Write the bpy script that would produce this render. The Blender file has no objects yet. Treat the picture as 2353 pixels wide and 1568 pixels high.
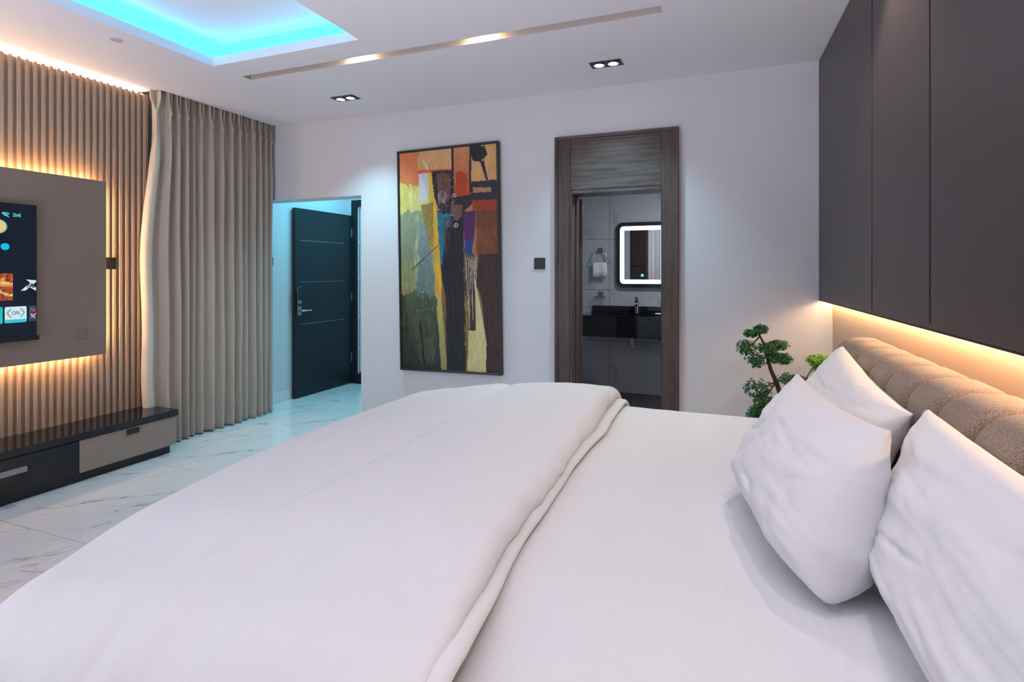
import bpy, bmesh, math, random
import numpy as np
from mathutils import Vector, Matrix, noise
C = bpy.context.scene.collection
PI = math.pi
sc = bpy.context.scene

# ------------------------------------------------------------------ camera
cam_d = bpy.data.cameras.new('camera'); cam = bpy.data.objects.new('camera', cam_d); C.objects.link(cam)
cam_d.sensor_width = 36.0; cam_d.sensor_fit = 'HORIZONTAL'
cam_d.lens = 36.0 * 1297.0 / 2353.0
cam_d.shift_y = -160.0 / 2353.0
cam_d.clip_start = 0.02
cam.location = (0, 0, 1.425)
cam.rotation_euler = (PI / 2, 0, math.radians(21.6))
sc.camera = cam

# ------------------------------------------------------------------ world and exposure
w = bpy.data.worlds.new('world'); sc.world = w; w.use_nodes = True
w.node_tree.nodes['Background'].inputs[0].default_value = (0.30, 0.36, 0.5, 1)
w.node_tree.nodes['Background'].inputs[1].default_value = 0.25
sc.view_settings.view_transform = 'Standard'; sc.view_settings.look = 'None'
sc.view_settings.exposure = 0.0; sc.view_settings.gamma = 1.0
sc.view_settings.use_curve_mapping = False

# ------------------------------------------------------------------ lamps
def area(name, loc, size, power, col, rot=(0, 0, 0), sy=None, spread=180):
    l = bpy.data.lights.new(name, 'AREA'); l.energy = power; l.color = col; l.size = size
    if sy: l.shape = 'RECTANGLE'; l.size_y = sy
    l.spread = math.radians(spread)
    o = bpy.data.objects.new(name, l); o.location = loc; o.rotation_euler = rot; C.objects.link(o); return o
def spot(name, loc, power, col, angle, blend=0.5, rad=0.03, rot=(0, 0, 0)):
    l = bpy.data.lights.new(name, 'SPOT'); l.energy = power; l.color = col
    l.spot_size = math.radians(angle); l.spot_blend = blend; l.shadow_soft_size = rad
    o = bpy.data.objects.new(name, l); o.location = loc; o.rotation_euler = rot; C.objects.link(o); return o
area('upward_fill_left', (-2.9, -0.6, 0.4), 1.3, 59, (0.92, 0.93, 1.0), rot=(math.radians(158), 0, 0), sy=1.4, spread=150)  # added fill out of view, brightens the room off the ceiling
area('upward_fill_right', (0.15, -0.75, 1.0), 0.7, 66, (0.95, 0.93, 1.0), rot=(math.radians(168), 0, 0), sy=0.7, spread=140)  # second added fill out of view, no fixture of the room
spot('door_downlight', (-0.85, 3.955, 2.875), 80, (0.42, 0.86, 1.0), 104, 0.95, 0.03)
spot('entry_downlight', (-3.07, 3.925, 2.875), 100, (0.42, 0.86, 1.0), 104, 0.95, 0.03)
spot('headboard_downlight', (0.36, 2.68, 2.875), 34, (1.0, 0.82, 0.68), 100, 0.6, 0.03)
spot('headboard_downlight_near', (0.28, 1.15, 2.875), 18, (1.0, 0.86, 0.78), 100, 0.6, 0.03)
for sx in (-2.44, -1.50):
    spot('slot_lamp', (sx, 3.25, 2.985), 9, (1.0, 0.72, 0.42), 150, 0.6, 0.02)
area('hall_light', (-3.75, 5.3, 2.66), 0.8, 22, (0.20, 0.80, 1.0), sy=0.8)
area('bathroom_light', (-0.35, 5.45, 2.5), 0.22, 24, (0.86, 0.93, 1.0), sy=0.22)

# ------------------------------------------------------------------ material helpers
def mat(name, col, rough=0.5, metal=0.0, spec=0.5, emit=None, es=0.0, coat=0.0, sheen=0.0):
    m = bpy.data.materials.new(name); m.use_nodes = True
    b = m.node_tree.nodes['Principled BSDF']
    b.inputs['Base Color'].default_value = (*col, 1); b.inputs['Roughness'].default_value = rough
    b.inputs['Metallic'].default_value = metal; b.inputs['Specular IOR Level'].default_value = spec
    b.inputs['Coat Weight'].default_value = coat; b.inputs['Sheen Weight'].default_value = sheen
    if emit: b.inputs['Emission Color'].default_value = (*emit, 1); b.inputs['Emission Strength'].default_value = es
    return m
def nd(m, t, **k):
    n = m.node_tree.nodes.new(t)
    for a, v in k.items(): setattr(n, a, v)
    return n
def ln(m, a, b): m.node_tree.links.new(a, b)
def P(m): return m.node_tree.nodes['Principled BSDF']
def coords(m, scale=(1, 1, 1), kind='Object', rot=(0, 0, 0)):
    tc = nd(m, 'ShaderNodeTexCoord'); mp = nd(m, 'ShaderNodeMapping')
    mp.inputs['Scale'].default_value = scale; mp.inputs['Rotation'].default_value = rot
    ln(m, tc.outputs[kind], mp.inputs['Vector']); return mp.outputs['Vector']
def noise_n(m, vec, scale, detail=4, rough=0.5, dist=0.0):
    n = nd(m, 'ShaderNodeTexNoise'); n.inputs['Scale'].default_value = scale; n.inputs['Detail'].default_value = detail
    n.inputs['Roughness'].default_value = rough; n.inputs['Distortion'].default_value = dist
    ln(m, vec, n.inputs['Vector']); return n.outputs['Fac']
def ramp(m, fac, stops):
    r = nd(m, 'ShaderNodeValToRGB'); e = r.color_ramp.elements
    while len(e) < len(stops): e.new(0.5)
    for i, (p, c) in enumerate(stops): e[i].position = p; e[i].color = (*c, 1) if len(c) == 3 else c
    ln(m, fac, r.inputs['Fac']); return r.outputs['Color']
def bump(m, h, strength, dist=0.01):
    b = nd(m, 'ShaderNodeBump'); b.inputs['Strength'].default_value = strength; b.inputs['Distance'].default_value = dist
    ln(m, h, b.inputs['Height']); ln(m, b.outputs['Normal'], P(m).inputs['Normal'])

def plaster(name, col):
    m = mat(name, col, 0.75, spec=0.25); v = coords(m)
    bump(m, noise_n(m, v, 60, 4), 0.08, 0.002); return m
M = {}
M['wall'] = plaster('wall_paint', (0.68, 0.675, 0.72))
M['ceil'] = plaster('ceiling_paint', (0.78, 0.755, 0.81))
M['beige'] = plaster('beige_paint', (0.52, 0.40, 0.31))
M['black'] = mat('black_plastic', (0.012, 0.011, 0.013), 0.35)
M['gloss'] = mat('black_gloss', (0.008, 0.008, 0.012), 0.07, spec=0.45)
M['taupe'] = mat('taupe_laminate', (0.30, 0.235, 0.20), 0.38)
M['chrome'] = mat('chrome', (0.75, 0.76, 0.78), 0.15, 1.0)
M['darkchrome'] = mat('dark_chrome', (0.30, 0.31, 0.33), 0.18, 1.0)
M['whiteplas'] = mat('white_plastic', (0.7, 0.7, 0.7), 0.4)
M['warm_led'] = mat('warm_led', (1, .8, .6), emit=(1.0, 0.60, 0.27), es=85)
M['warm_led2'] = mat('warm_led_headboard', (1, .8, .6), emit=(1.0, 0.64, 0.34), es=60)
M['ceil_led'] = mat('warm_white_led', (1, .8, .6), emit=(1.0, 0.72, 0.54), es=40)
M['cyan_led'] = mat('cyan_led', (0, .6, 1), emit=(0.06, 0.70, 1.0), es=3.0)
M['lens'] = mat('lamp_lens', (1, 1, 1), emit=(0.72, 0.95, 1.0), es=14)
M['warmlens'] = mat('warm_lamp_lens', (1, 1, 1), emit=(1.0, 0.85, 0.62), es=20)
M['mirror_led'] = mat('mirror_led', (1, 1, 1), emit=(0.78, 0.95, 1.0), es=2.4)
M['mirror'] = mat('mirror_glass', (0.72, 0.76, 0.78), 0.02, 1.0)
M['icon'] = mat('touch_icon', (0, .3, .6), emit=(0.15, 0.60, 0.85), es=1.2)

def fabric(name, col, scale=900, b=0.15, col2=None, big=0.0):
    m = mat(name, col, 0.9, spec=0.15, sheen=0.15); v = coords(m)
    n = noise_n(m, v, scale, 2)
    if col2: ln(m, ramp(m, n, [(0.35, col), (0.65, col2)]), P(m).inputs['Base Color'])
    h = n
    bump(m, h, b, 0.002); return m
M['linen'] = fabric('white_bed_linen', (0.765, 0.775, 0.79), 700, 0.05)
M['pillow'] = fabric('white_pillowcase', (0.755, 0.76, 0.78), 700, 0.05)
M['curtain'] = fabric('taupe_curtain_cloth', (0.43, 0.355, 0.30), 260, 0.25, (0.51, 0.43, 0.37))
M['drape'] = fabric('pale_drape_cloth', (0.6, 0.62, 0.64), 260, 0.2)
M['boucle'] = fabric('brown_boucle', (0.17, 0.125, 0.10), 330, 0.7, (0.36, 0.28, 0.225))
for kk in ('linen', 'pillow'):
    m = M[kk]; b0 = next(n for n in m.node_tree.nodes if n.type == 'BUMP'); v = coords(m, (1.0, 0.45, 0.7), rot=(0, 0, 0.5))
    b1 = nd(m, 'ShaderNodeBump'); b1.inputs['Strength'].default_value = 0.35; b1.inputs['Distance'].default_value = 0.02
    ln(m, noise_n(m, v, 9, 3, 0.5, 1.2), b1.inputs['Height']); ln(m, b1.outputs['Normal'], b0.inputs['Normal'])
M['towel'] = fabric('white_towel', (0.72, 0.72, 0.74), 500, 0.5)
M['slat'] = mat('slat_laminate', (0.40, 0.30, 0.23), 0.5)
m = M['slat']; v = coords(m, (30, 30, 1.2)); ln(m, ramp(m, noise_n(m, v, 3, 3), [(0.3, (0.36, 0.265, 0.20)), (0.7, (0.44, 0.33, 0.255))]), P(m).inputs['Base Color'])
M['tvpanel'] = mat('taupe_tv_panel', (0.24, 0.175, 0.145), 0.55)
M['clad'] = mat('dark_brown_cladding', (0.056, 0.042, 0.044), 0.40)
m = M['clad']; v = coords(m, (1, 1, 0.4)); bump(m, noise_n(m, v, 300, 2), 0.05, 0.001)
M['groove'] = mat('groove_black', (0.006, 0.006, 0.007), 0.5)
M['door_dark'] = mat('charcoal_door', (0.018, 0.022, 0.028), 0.42, spec=0.3)
M['bark'] = mat('bonsai_bark', (0.045, 0.025, 0.018), 0.8)
M['pot'] = mat('grey_pot', (0.2, 0.19, 0.18), 0.5)
M['night'] = mat('nightstand_laminate', (0.10, 0.08, 0.07), 0.4)
M['leaf'] = mat('bonsai_leaf', (0.03, 0.13, 0.03), 0.5)
m = M['leaf']; v = coords(m); ln(m, ramp(m, noise_n(m, v, 45, 3), [(0.3, (0.006, 0.045, 0.014)), (0.52, (0.014, 0.10, 0.022)), (0.7, (0.05, 0.19, 0.02))]), P(m).inputs['Base Color'])
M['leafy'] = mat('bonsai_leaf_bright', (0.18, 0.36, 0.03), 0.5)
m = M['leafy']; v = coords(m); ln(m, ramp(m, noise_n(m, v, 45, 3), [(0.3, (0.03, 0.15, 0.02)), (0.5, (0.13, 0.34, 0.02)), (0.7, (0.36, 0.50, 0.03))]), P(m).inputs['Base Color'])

def marble(name, base, vein, rough, scale=1.0, strength=1.0, thin=0.012, mask=(0.42, 0.6), seed=0.0):
    m = mat(name, base, rough, spec=0.5, coat=0.0)
    tc = nd(m, 'ShaderNodeTexCoord'); mp = nd(m, 'ShaderNodeMapping')
    mp.inputs['Rotation'].default_value = (0, 0, -0.80)
    mp.inputs['Location'].default_value = (seed, seed * 1.7, seed * 0.6)
    ln(m, tc.outputs['Object'], mp.inputs['Vector']); mq = nd(m, 'ShaderNodeMapping'); mq.inputs['Scale'].default_value = (0.55 * scale, 2.1 * scale, 1.4 * scale)
    ln(m, mp.outputs['Vector'], mq.inputs['Vector']); v = mq.outputs['Vector']
    def vein_fac(sc_, det, th, off):
        mo = nd(m, 'ShaderNodeVectorMath', operation='ADD'); mo.inputs[1].default_value = (off, off * 2, 0); ln(m, v, mo.inputs[0])
        n = noise_n(m, mo.outputs[0], sc_, det, 0.55, 0.35)
        s = nd(m, 'ShaderNodeMath', operation='SUBTRACT'); s.inputs[1].default_value = 0.5; ln(m, n, s.inputs[0])
        a = nd(m, 'ShaderNodeMath', operation='ABSOLUTE'); ln(m, s.outputs[0], a.inputs[0])
        r = nd(m, 'ShaderNodeMapRange'); r.inputs['From Min'].default_value = 0; r.inputs['From Max'].default_value = th
        r.inputs['To Min'].default_value = 1; r.inputs['To Max'].default_value = 0; ln(m, a.outputs[0], r.inputs['Value']); return r.outputs[0]
    f1 = vein_fac(1.3, 6, thin, 3.1); f2 = vein_fac(2.3, 7, thin * 0.7, 9.2)
    mk = noise_n(m, v, 1.7, 2); mr = nd(m, 'ShaderNodeMapRange'); mr.inputs['From Min'].default_value = mask[0]; mr.inputs['From Max'].default_value = mask[1]
    ln(m, mk, mr.inputs['Value'])
    mx = nd(m, 'ShaderNodeMath', operation='MAXIMUM'); ln(m, f1, mx.inputs[0])
    h2 = nd(m, 'ShaderNodeMath', operation='MULTIPLY'); h2.inputs[1].default_value = 0.45; ln(m, f2, h2.inputs[0]); ln(m, h2.outputs[0], mx.inputs[1])
    mu = nd(m, 'ShaderNodeMath', operation='MULTIPLY'); ln(m, mx.outputs[0], mu.inputs[0]); ln(m, mr.outputs[0], mu.inputs[1])
    ms = nd(m, 'ShaderNodeMath', operation='MULTIPLY'); ms.inputs[1].default_value = strength; ln(m, mu.outputs[0], ms.inputs[0])
    mix = nd(m, 'ShaderNodeMix', data_type='RGBA'); mix.inputs[6].default_value = (*base, 1); mix.inputs[7].default_value = (*vein, 1)
    ln(m, ms.outputs[0], mix.inputs[0]); ln(m, mix.outputs[2], P(m).inputs['Base Color']); return m
M['floor'] = marble('white_marble_tile', (0.76, 0.76, 0.78), (0.20, 0.20, 0.24), 0.07, 1.0, 0.85)
M['grout'] = mat('grout', (0.28, 0.25, 0.24), 0.8)
M['bathtile'] = marble('grey_marble_tile', (0.40, 0.41, 0.43), (0.20, 0.21, 0.23), 0.12, 0.9, 0.6, 0.03, (0.4, 0.6), 2.3)
M['bathfloor'] = mat('dark_bath_floor', (0.03, 0.03, 0.035), 0.25)

def wood(name, c1, c2, scl=(9, 9, 1.5), bd='X'):
    m = mat(name, c1, 0.5, spec=0.35); v = coords(m, scl)
    n = noise_n(m, v, 1.0, 5, 0.6, 1.6)
    wv = nd(m, 'ShaderNodeTexWave', wave_type='BANDS', bands_direction=bd); wv.inputs['Scale'].default_value = 0.7
    wv.inputs['Distortion'].default_value = 9; wv.inputs['Detail'].default_value = 4; wv.inputs['Detail Scale'].default_value = 1.4
    ln(m, v, wv.inputs['Vector'])
    mix = nd(m, 'ShaderNodeMath', operation='ADD'); ln(m, n, mix.inputs[0]); wq = nd(m, 'ShaderNodeMath', operation='MULTIPLY_ADD'); wq.inputs[1].default_value = 0.16; wq.inputs[2].default_value = 0.42; ln(m, wv.outputs['Fac'], wq.inputs[0]); ln(m, wq.outputs[0], mix.inputs[1])
    h = nd(m, 'ShaderNodeMath', operation='MULTIPLY'); h.inputs[1].default_value = 0.5; ln(m, mix.outputs[0], h.inputs[0])
    mid = tuple((a + b) / 2 for a, b in zip(c1, c2))
    ln(m, ramp(m, h.outputs[0], [(0.38, c1), (0.5, mid), (0.62, c2)]), P(m).inputs['Base Color'])
    bump(m, h.outputs[0], 0.08, 0.002); return m
M['wood'] = wood('brown_wood_laminate', (0.068, 0.044, 0.040), (0.118, 0.082, 0.075))
M['woodh'] = wood('brown_wood_laminate_horizontal', (0.062, 0.044, 0.041), (0.145, 0.108, 0.100), (1.5, 9, 11), 'Z')

# ------------------------------------------------------------------ object helpers
def mesh_obj(name, bm, m, parent=None, smooth=False, loc=None):
    me = bpy.data.meshes.new(name)
    if isinstance(bm, bmesh.types.BMesh):
        bm.normal_update(); bm.to_mesh(me); bm.free()
    else:
        me.from_pydata(*bm); me.update()
    if smooth: me.polygons.foreach_set('use_smooth', [True] * len(me.polygons))
    if m: me.materials.append(m)
    o = bpy.data.objects.new(name, me); C.objects.link(o)
    if loc: o.location = loc
    if parent: o.parent = parent
    return o
def thing(name, label, cat, loc=(0, 0, 0), rz=0, group=None):
    o = bpy.data.objects.new(name, None); C.objects.link(o); o.location = loc; o.rotation_euler = (0, 0, rz)
    o.empty_display_size = 0.1; tag(o, label, cat, group); return o
def tag(o, label, cat, group=None):
    o['label'] = label; o['category'] = cat
    if group: o['group'] = group
    return o
def struct(o): o['kind'] = 'structure'; return o
def box(bm, x0, y0, z0, x1, y1, z1, bev=0.0, seg=1):
    vs = [bm.verts.new(p) for p in ((x0, y0, z0), (x1, y0, z0), (x1, y1, z0), (x0, y1, z0), (x0, y0, z1), (x1, y0, z1), (x1, y1, z1), (x0, y1, z1))]
    fs = [bm.faces.new([vs[i] for i in f]) for f in ((0, 3, 2, 1), (4, 5, 6, 7), (0, 1, 5, 4), (1, 2, 6, 5), (2, 3, 7, 6), (3, 0, 4, 7))]
    if bev > 0:
        es = {e for f in fs for e in f.edges}
        bmesh.ops.bevel(bm, geom=list(es), offset=bev, segments=seg, affect='EDGES', profile=0.5)
    return bm
def B(*a, bev=0.0, seg=1): return box(bmesh.new(), *a, bev=bev, seg=seg)
def bx(name, m, parent, *a, bev=0.0, seg=1): return mesh_obj(name, B(*a, bev=bev, seg=seg), m, parent)
def cells(us, vs, hole, w0, w1, f):
    """slab of cells between w0 and w1 with holes; f maps (u,v,w) to a point"""
    bm = bmesh.new(); V = {}
    def vt(i, j, k):
        if (i, j, k) not in V: V[(i, j, k)] = bm.verts.new(f(us[i], vs[j], (w0, w1)[k]))
        return V[(i, j, k)]
    n, q = len(us) - 1, len(vs) - 1
    def solid(i, j):
        return 0 <= i < n and 0 <= j < q and not hole((us[i] + us[i + 1]) / 2, (vs[j] + vs[j + 1]) / 2)
    for i in range(n):
        for j in range(q):
            if not solid(i, j): continue
            bm.faces.new([vt(i, j, 0), vt(i, j + 1, 0), vt(i + 1, j + 1, 0), vt(i + 1, j, 0)])
            bm.faces.new([vt(i, j, 1), vt(i + 1, j, 1), vt(i + 1, j + 1, 1), vt(i, j + 1, 1)])
            for di, dj, a, b in ((-1, 0, (i, j), (i, j + 1)), (1, 0, (i + 1, j), (i + 1, j + 1)), (0, -1, (i, j), (i + 1, j)), (0, 1, (i, j + 1), (i + 1, j + 1))):
                if not solid(i + di, j + dj): bm.faces.new([vt(*a, 0), vt(*b, 0), vt(*b, 1), vt(*a, 1)])
    bmesh.ops.recalc_face_normals(bm, faces=bm.faces[:]); return bm
def tube(bm, pts, rad, n=8, cap=True):
    pts = [Vector(p) for p in pts]; rings = []
    if not hasattr(rad, '__len__'): rad = [rad] * len(pts)
    up = Vector((0, 0, 1))
    for i, p in enumerate(pts):
        t = (pts[min(i + 1, len(pts) - 1)] - pts[max(i - 1, 0)]).normalized()
        a = t.cross(up)
        if a.length < 0.05: a = t.cross(Vector((0, 1, 0)))
        a.normalize(); b = t.cross(a).normalized()
        rings.append([bm.verts.new(p + (a * math.cos(2 * PI * k / n) + b * math.sin(2 * PI * k / n)) * rad[i]) for k in range(n)])
    for r, s in zip(rings, rings[1:]):
        for k in range(n): bm.faces.new((r[k], r[(k + 1) % n], s[(k + 1) % n], s[k]))
    if cap: bm.faces.new(rings[0][::-1]); bm.faces.new(rings[-1])
    bmesh.ops.recalc_face_normals(bm, faces=bm.faces[:]); return bm
def rrect(w_, h_, r, n=6):
    p = []
    for cx, cy, a0 in ((w_ / 2 - r, h_ / 2 - r, 0), (-w_ / 2 + r, h_ / 2 - r, 90), (-w_ / 2 + r, -h_ / 2 + r, 180), (w_ / 2 - r, -h_ / 2 + r, 270)):
        for k in range(n + 1):
            a = math.radians(a0 + 90 * k / n); p.append((cx + r * math.cos(a), cy + r * math.sin(a)))
    return p
def extrude_poly(pts, f, w0, w1):
    bm = bmesh.new(); a = [bm.verts.new(f(x, y, w0)) for x, y in pts]; b = [bm.verts.new(f(x, y, w1)) for x, y in pts]
    bm.faces.new(a[::-1]); bm.faces.new(b)
    for i in range(len(pts)): j = (i + 1) % len(pts); bm.faces.new((a[i], a[j], b[j], b[i]))
    bmesh.ops.recalc_face_normals(bm, faces=bm.faces[:]); return bm
def ring_poly(o_, i_, f, w0, w1):
    bm = bmesh.new(); n = len(o_)
    R = [[bm.verts.new(f(x, y, w_)) for x, y in P_] for P_ in (o_, i_) for w_ in (w0, w1)]
    o0, o1, i0, i1 = R
    for k in range(n):
        j = (k + 1) % n
        bm.faces.new((o0[k], o0[j], i0[j], i0[k])); bm.faces.new((o1[k], i1[k], i1[j], o1[j]))
        bm.faces.new((o0[k], o1[k], o1[j], o0[j])); bm.faces.new((i0[k], i0[j], i1[j], i1[k]))
    bmesh.ops.recalc_face_normals(bm, faces=bm.faces[:]); return bm
def text_mesh(body, size, spacing=1.0, align='CENTER', bold=0.0, shear=0.0):
    cu = bpy.data.curves.new('t', 'FONT'); cu.body = body; cu.size = size; cu.align_x = align; cu.align_y = 'CENTER'
    cu.space_character = spacing; cu.offset = bold; cu.extrude = 0.0006; cu.resolution_u = 3; cu.shear = shear
    o = bpy.data.objects.new('t', cu); C.objects.link(o)
    dg = bpy.context.evaluated_depsgraph_get(); me = bpy.data.meshes.new_from_object(o.evaluated_get(dg))
    bpy.data.objects.remove(o); bpy.data.curves.remove(cu); return me

# ================================================================== SETTING
H = 2.895; BY = 4.45; LX = -4.62; FYW = -1.8
RW = lambda y: 0.625 + 0.036 * (BY - y)                     # the right wall is a touch off square
wall_xz = lambda y0: (lambda u, v_, w_: (u, y0 + w_, v_))
# floor: a grout bed and tiles one by one
def sub(name, o, parent): o.name = name; o.parent = parent; return o
fl = struct(mesh_obj('floor', B(LX - 0.15, FYW - 0.15, -0.06, 1.1, 6.75, -0.004), M['grout']))
tile_bm = B(-0.4985, -0.4985, -0.0035, 0.4985, 0.4985, 0.0, bev=0.0012)
t0 = mesh_obj('tile', tile_bm, M['floor'], fl)
first = True
for j, ty in enumerate([-1.575, -0.575, 0.425, 1.425, 2.425, 3.425, 4.425, 5.425]):
    for i in range(6):
        txx = -4.66 + i * 1.0
        if ty > 4.5 and txx > -2.9: continue
        o = t0 if first else t0.copy()
        if not first: C.objects.link(o)
        first = False; o.location = (txx, ty, 0)
        o.name = 'tile'
bf = struct(mesh_obj('floor_bathroom', B(-2.1, 4.96, -0.0035, 0.6, 6.62, 0.006), M['bathfloor']))

# ceiling with tray, lamp slot and curtain pocket
TX0, TX1, TY0, TY1 = -3.48, -2.22, -0.4, 2.97
SX0, SX1, SY0, SY1 = -3.46, -0.385, 3.205, 3.295
PX1, PY0 = -4.33, 3.19
dls = [(-3.07, 3.925), (-0.85, 3.955)]
def ceil_hole(x, y):
    return (TX0 < x < TX1 and TY0 < y < TY1) or (SX0 < x < SX1 and SY0 < y < SY1) or (x < PX1 and PY0 < y < BY)
ce = struct(mesh_obj('ceiling', cells([LX, TX0 - 0, PX1, SX0, TX1, SX1, 1.1] if False else sorted([LX, TX0, PX1, SX0, TX1, SX1, 1.1]),
    sorted([FYW, TY0, TY1, PY0, SY0, SY1, BY]), ceil_hole, H, H + 0.06, lambda u, v_, w_: (u, v_, w_)), M['ceil']))
# cove above the tray: outer walls and raised top
cv = 0.13
mesh_obj('tray_top', B(TX0 - cv, TY0 - cv, 3.10, TX1 + cv, TY1 + cv, 3.13), M['ceil'], ce)
mesh_obj('cove_wall', ring_poly([(TX0 - cv - .02, TY0 - cv - .02), (TX1 + cv + .02, TY0 - cv - .02), (TX1 + cv + .02, TY1 + cv + .02), (TX0 - cv - .02, TY1 + cv + .02)],
    [(TX0 - cv, TY0 - cv), (TX1 + cv, TY0 - cv), (TX1 + cv, TY1 + cv), (TX0 - cv, TY1 + cv)], lambda x, y, z: (x, y, z), H + 0.06, 3.13), M['ceil'], ce)
q = cv - 0.012
led = thing('cyan_led_strip', 'cyan light strip running round the cove of the ceiling tray', 'led strip', (-2.85, 1.2, H + 0.066))
c4 = lambda k: [(TX0 - k + 2.85, TY0 - k - 1.2), (TX1 + k + 2.85, TY0 - k - 1.2), (TX1 + k + 2.85, TY1 + k - 1.2), (TX0 - k + 2.85, TY1 + k - 1.2)]
mesh_obj('strip', ring_poly(c4(q + .008), c4(q), lambda x, y, z: (x, y, z), 0.0, 0.137), M['cyan_led'], led)
M['slot'] = plaster('slot_beige', (0.56, 0.50, 0.47))  # beige-grey, darker than the ceiling
mesh_obj('slot_recess', cells([SX0 - .015, SX0, SX1, SX1 + .015], [SY0 - .015, SY0, SY1, SY1 + .015], lambda x, y: SX0 < x < SX1 and SY0 < y < SY1, H + 0.06, 3.02, lambda u, v_, w_: (u, v_, w_)), M['slot'], ce)
mesh_obj('slot_top', B(SX0 - .015, SY0 - .015, 3.02, SX1 + .015, SY1 + .015, 3.035), M['slot'], ce)
mesh_obj('slot_liner', cells([SX0, SX0 + .003, SX1 - .003, SX1], [SY0, SY0 + .003, SY1 - .003, SY1], lambda x, y: SX0 + .003 < x < SX1 - .003 and SY0 + .003 < y < SY1 - .003, H + .001, H + .06, lambda u, v_, w_: (u, v_, w_)), M['slot'], ce)
mesh_obj('pocket_top', B(LX, PY0 - .02, 3.12, PX1 + .02, BY, 3.14), M['ceil'], ce)
mesh_obj('pocket_side', B(PX1, PY0 - .02, H + .06, PX1 + .02, BY, 3.12), M['ceil'], ce)
mesh_obj('pocket_end', B(LX, PY0 - .02, H + .06, PX1, PY0, 3.12), M['ceil'], ce)

# back wall with entry opening and bathroom doorway
OX, OZ = -3.30, 2.147; DX0, DX1, DZ = -1.25, -0.52, 2.075
struct(mesh_obj('wall_back', cells([LX, OX, DX0, DX1, 1.1], [0, DZ, OZ, H + .06, 3.12], lambda x, z: (x < OX and z < OZ) or (DX0 < x < DX1 and z < DZ),
    0.0, 0.20, wall_xz(BY)), M['wall']))
struct(mesh_obj('wall_left', B(LX - 0.1, FYW, 0, LX, 5.96, 3.14), M['wall']))
struct(mesh_obj('wall_front', B(LX, FYW - 0.1, 0, 1.1, FYW, H), M['wall']))
rwbm = bmesh.new(); vv = [rwbm.verts.new(p) for p in ((RW(BY), BY, 0), (RW(FYW), FYW, 0), (1.1, FYW, 0), (1.1, BY, 0), (RW(BY), BY, H), (RW(FYW), FYW, H), (1.1, FYW, H), (1.1, BY, H))]
for f_ in ((0, 3, 2, 1), (4, 5, 6, 7), (0, 1, 5, 4), (1, 2, 6, 5), (2, 3, 7, 6), (3, 0, 4, 7)): rwbm.faces.new([vv[i] for i in f_])
bmesh.ops.recalc_face_normals(rwbm, faces=rwbm.faces[:])
struct(mesh_obj('wall_right', rwbm, M['beige']))
# hall beyond the opening
struct(mesh_obj('wall_hall_right', B(-3.12, BY + .2, 0, -3.02, 6.1, 2.72), M['wall']))
struct(mesh_obj('wall_hall_end', cells([LX, -4.575, -3.35, -3.12], [0, 2.335, 2.72], lambda x, z: -4.575 < x < -3.35 and z < 2.335, 0, 0.12, wall_xz(5.96)), M['wall']))
struct(mesh_obj('ceiling_hall', B(LX, BY + .2, 2.70, -3.02, 6.1, 2.76), M['ceil']))
# bathroom shell
wb = struct(mesh_obj('wall_bathroom_back', B(-2.1, 6.613, 0, 0.6, 6.68, 2.6), M['grout']))
tb = mesh_obj('wall_tile', B(-0.598, -0.006, -0.298, 0.598, 0.0, 0.298, bev=0.001), M['bathtile'], wb)
first = True
for ix in range(3):
    for iz in range(5):
        h_ = iz * 0.6 + 0.3
        if h_ > 2.4: continue
        o = tb if first else tb.copy()
        if not first: C.objects.link(o)
        first = False; o.location = (-1.98 + 0.0 + ix * 1.2, 6.612, h_ + 0.006)
struct(mesh_obj('wall_bathroom_left', B(-2.2, 4.65, 0, -2.1, 6.68, 2.6), M['bathtile']))
struct(mesh_obj('wall_bathroom_right', B(0.6, 4.65, 0, 0.7, 6.68, 2.6), M['bathtile']))
struct(mesh_obj('ceiling_bathroom', B(-2.2, 4.65, 2.6, 0.7, 6.68, 2.66), M['ceil']))
# skirting
def skirt(name, *a): return struct(mesh_obj(name, B(*a, bev=0.002), M['floor']))
skirt('baseboard_back', OX, BY - 0.014, 0, DX0 - 0.12, BY, 0.11)
skirt('baseboard_back_right', -0.40, BY - 0.014, 0, RW(BY) - .02, BY, 0.11)
skirt('baseboard_left', LX, 3.3, 0, LX + 0.014, 4.93, 0.112)

# ================================================================== BATHROOM DOORWAY
d1 = struct(thing('door_1', 'x', 'x')); del d1['label']; del d1['category']
FR = BY - 0.035
for nm, a in (('jamb', (-1.36, FR, 0, -1.242, BY, 2.505)), ('jamb', (-0.528, FR, 0, -0.409, BY, 2.505))):
    bx(nm, M['wood'], d1, *a, bev=0.003)
bx('transom_panel', M['woodh'], d1, -1.241, FR + 0.008, 2.085, -0.529, BY, 2.47, bev=0.002)
bx('head_rail', M['woodh'], d1, -1.241, FR, 2.47, -0.529, BY, 2.505, bev=0.002)
for a in ((-1.372, FR - .012, 0, -1.346, FR + .03, 2.517), (-0.423, FR - .012, 0, -0.397, FR + .03, 2.517)): bx('outer_trim', M['wood'], d1, *a, bev=0.003)
bx('outer_trim', M['woodh'], d1, -1.345, FR - .012, 2.491, -0.424, FR + .03, 2.517, bev=0.003)
bx('lining', M['wood'], d1, DX0, FR, 0, DX0 + 0.022, BY + 0.2, DZ, bev=0.002)
bx('lining', M['wood'], d1, DX1 - 0.022 + .014, FR, 0, DX1, BY + 0.2, DZ, bev=0.002)
bx('lining', M['woodh'], d1, DX0 + .022, FR + .004, DZ - 0.022, DX1 - .01, BY + 0.2, DZ - .001, bev=0.002)
bx('stop', M['wood'], d1, DX0 + 0.022, BY + 0.07, 0, DX0 + 0.034, BY + 0.12, DZ - .023, bev=0.002)
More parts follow.
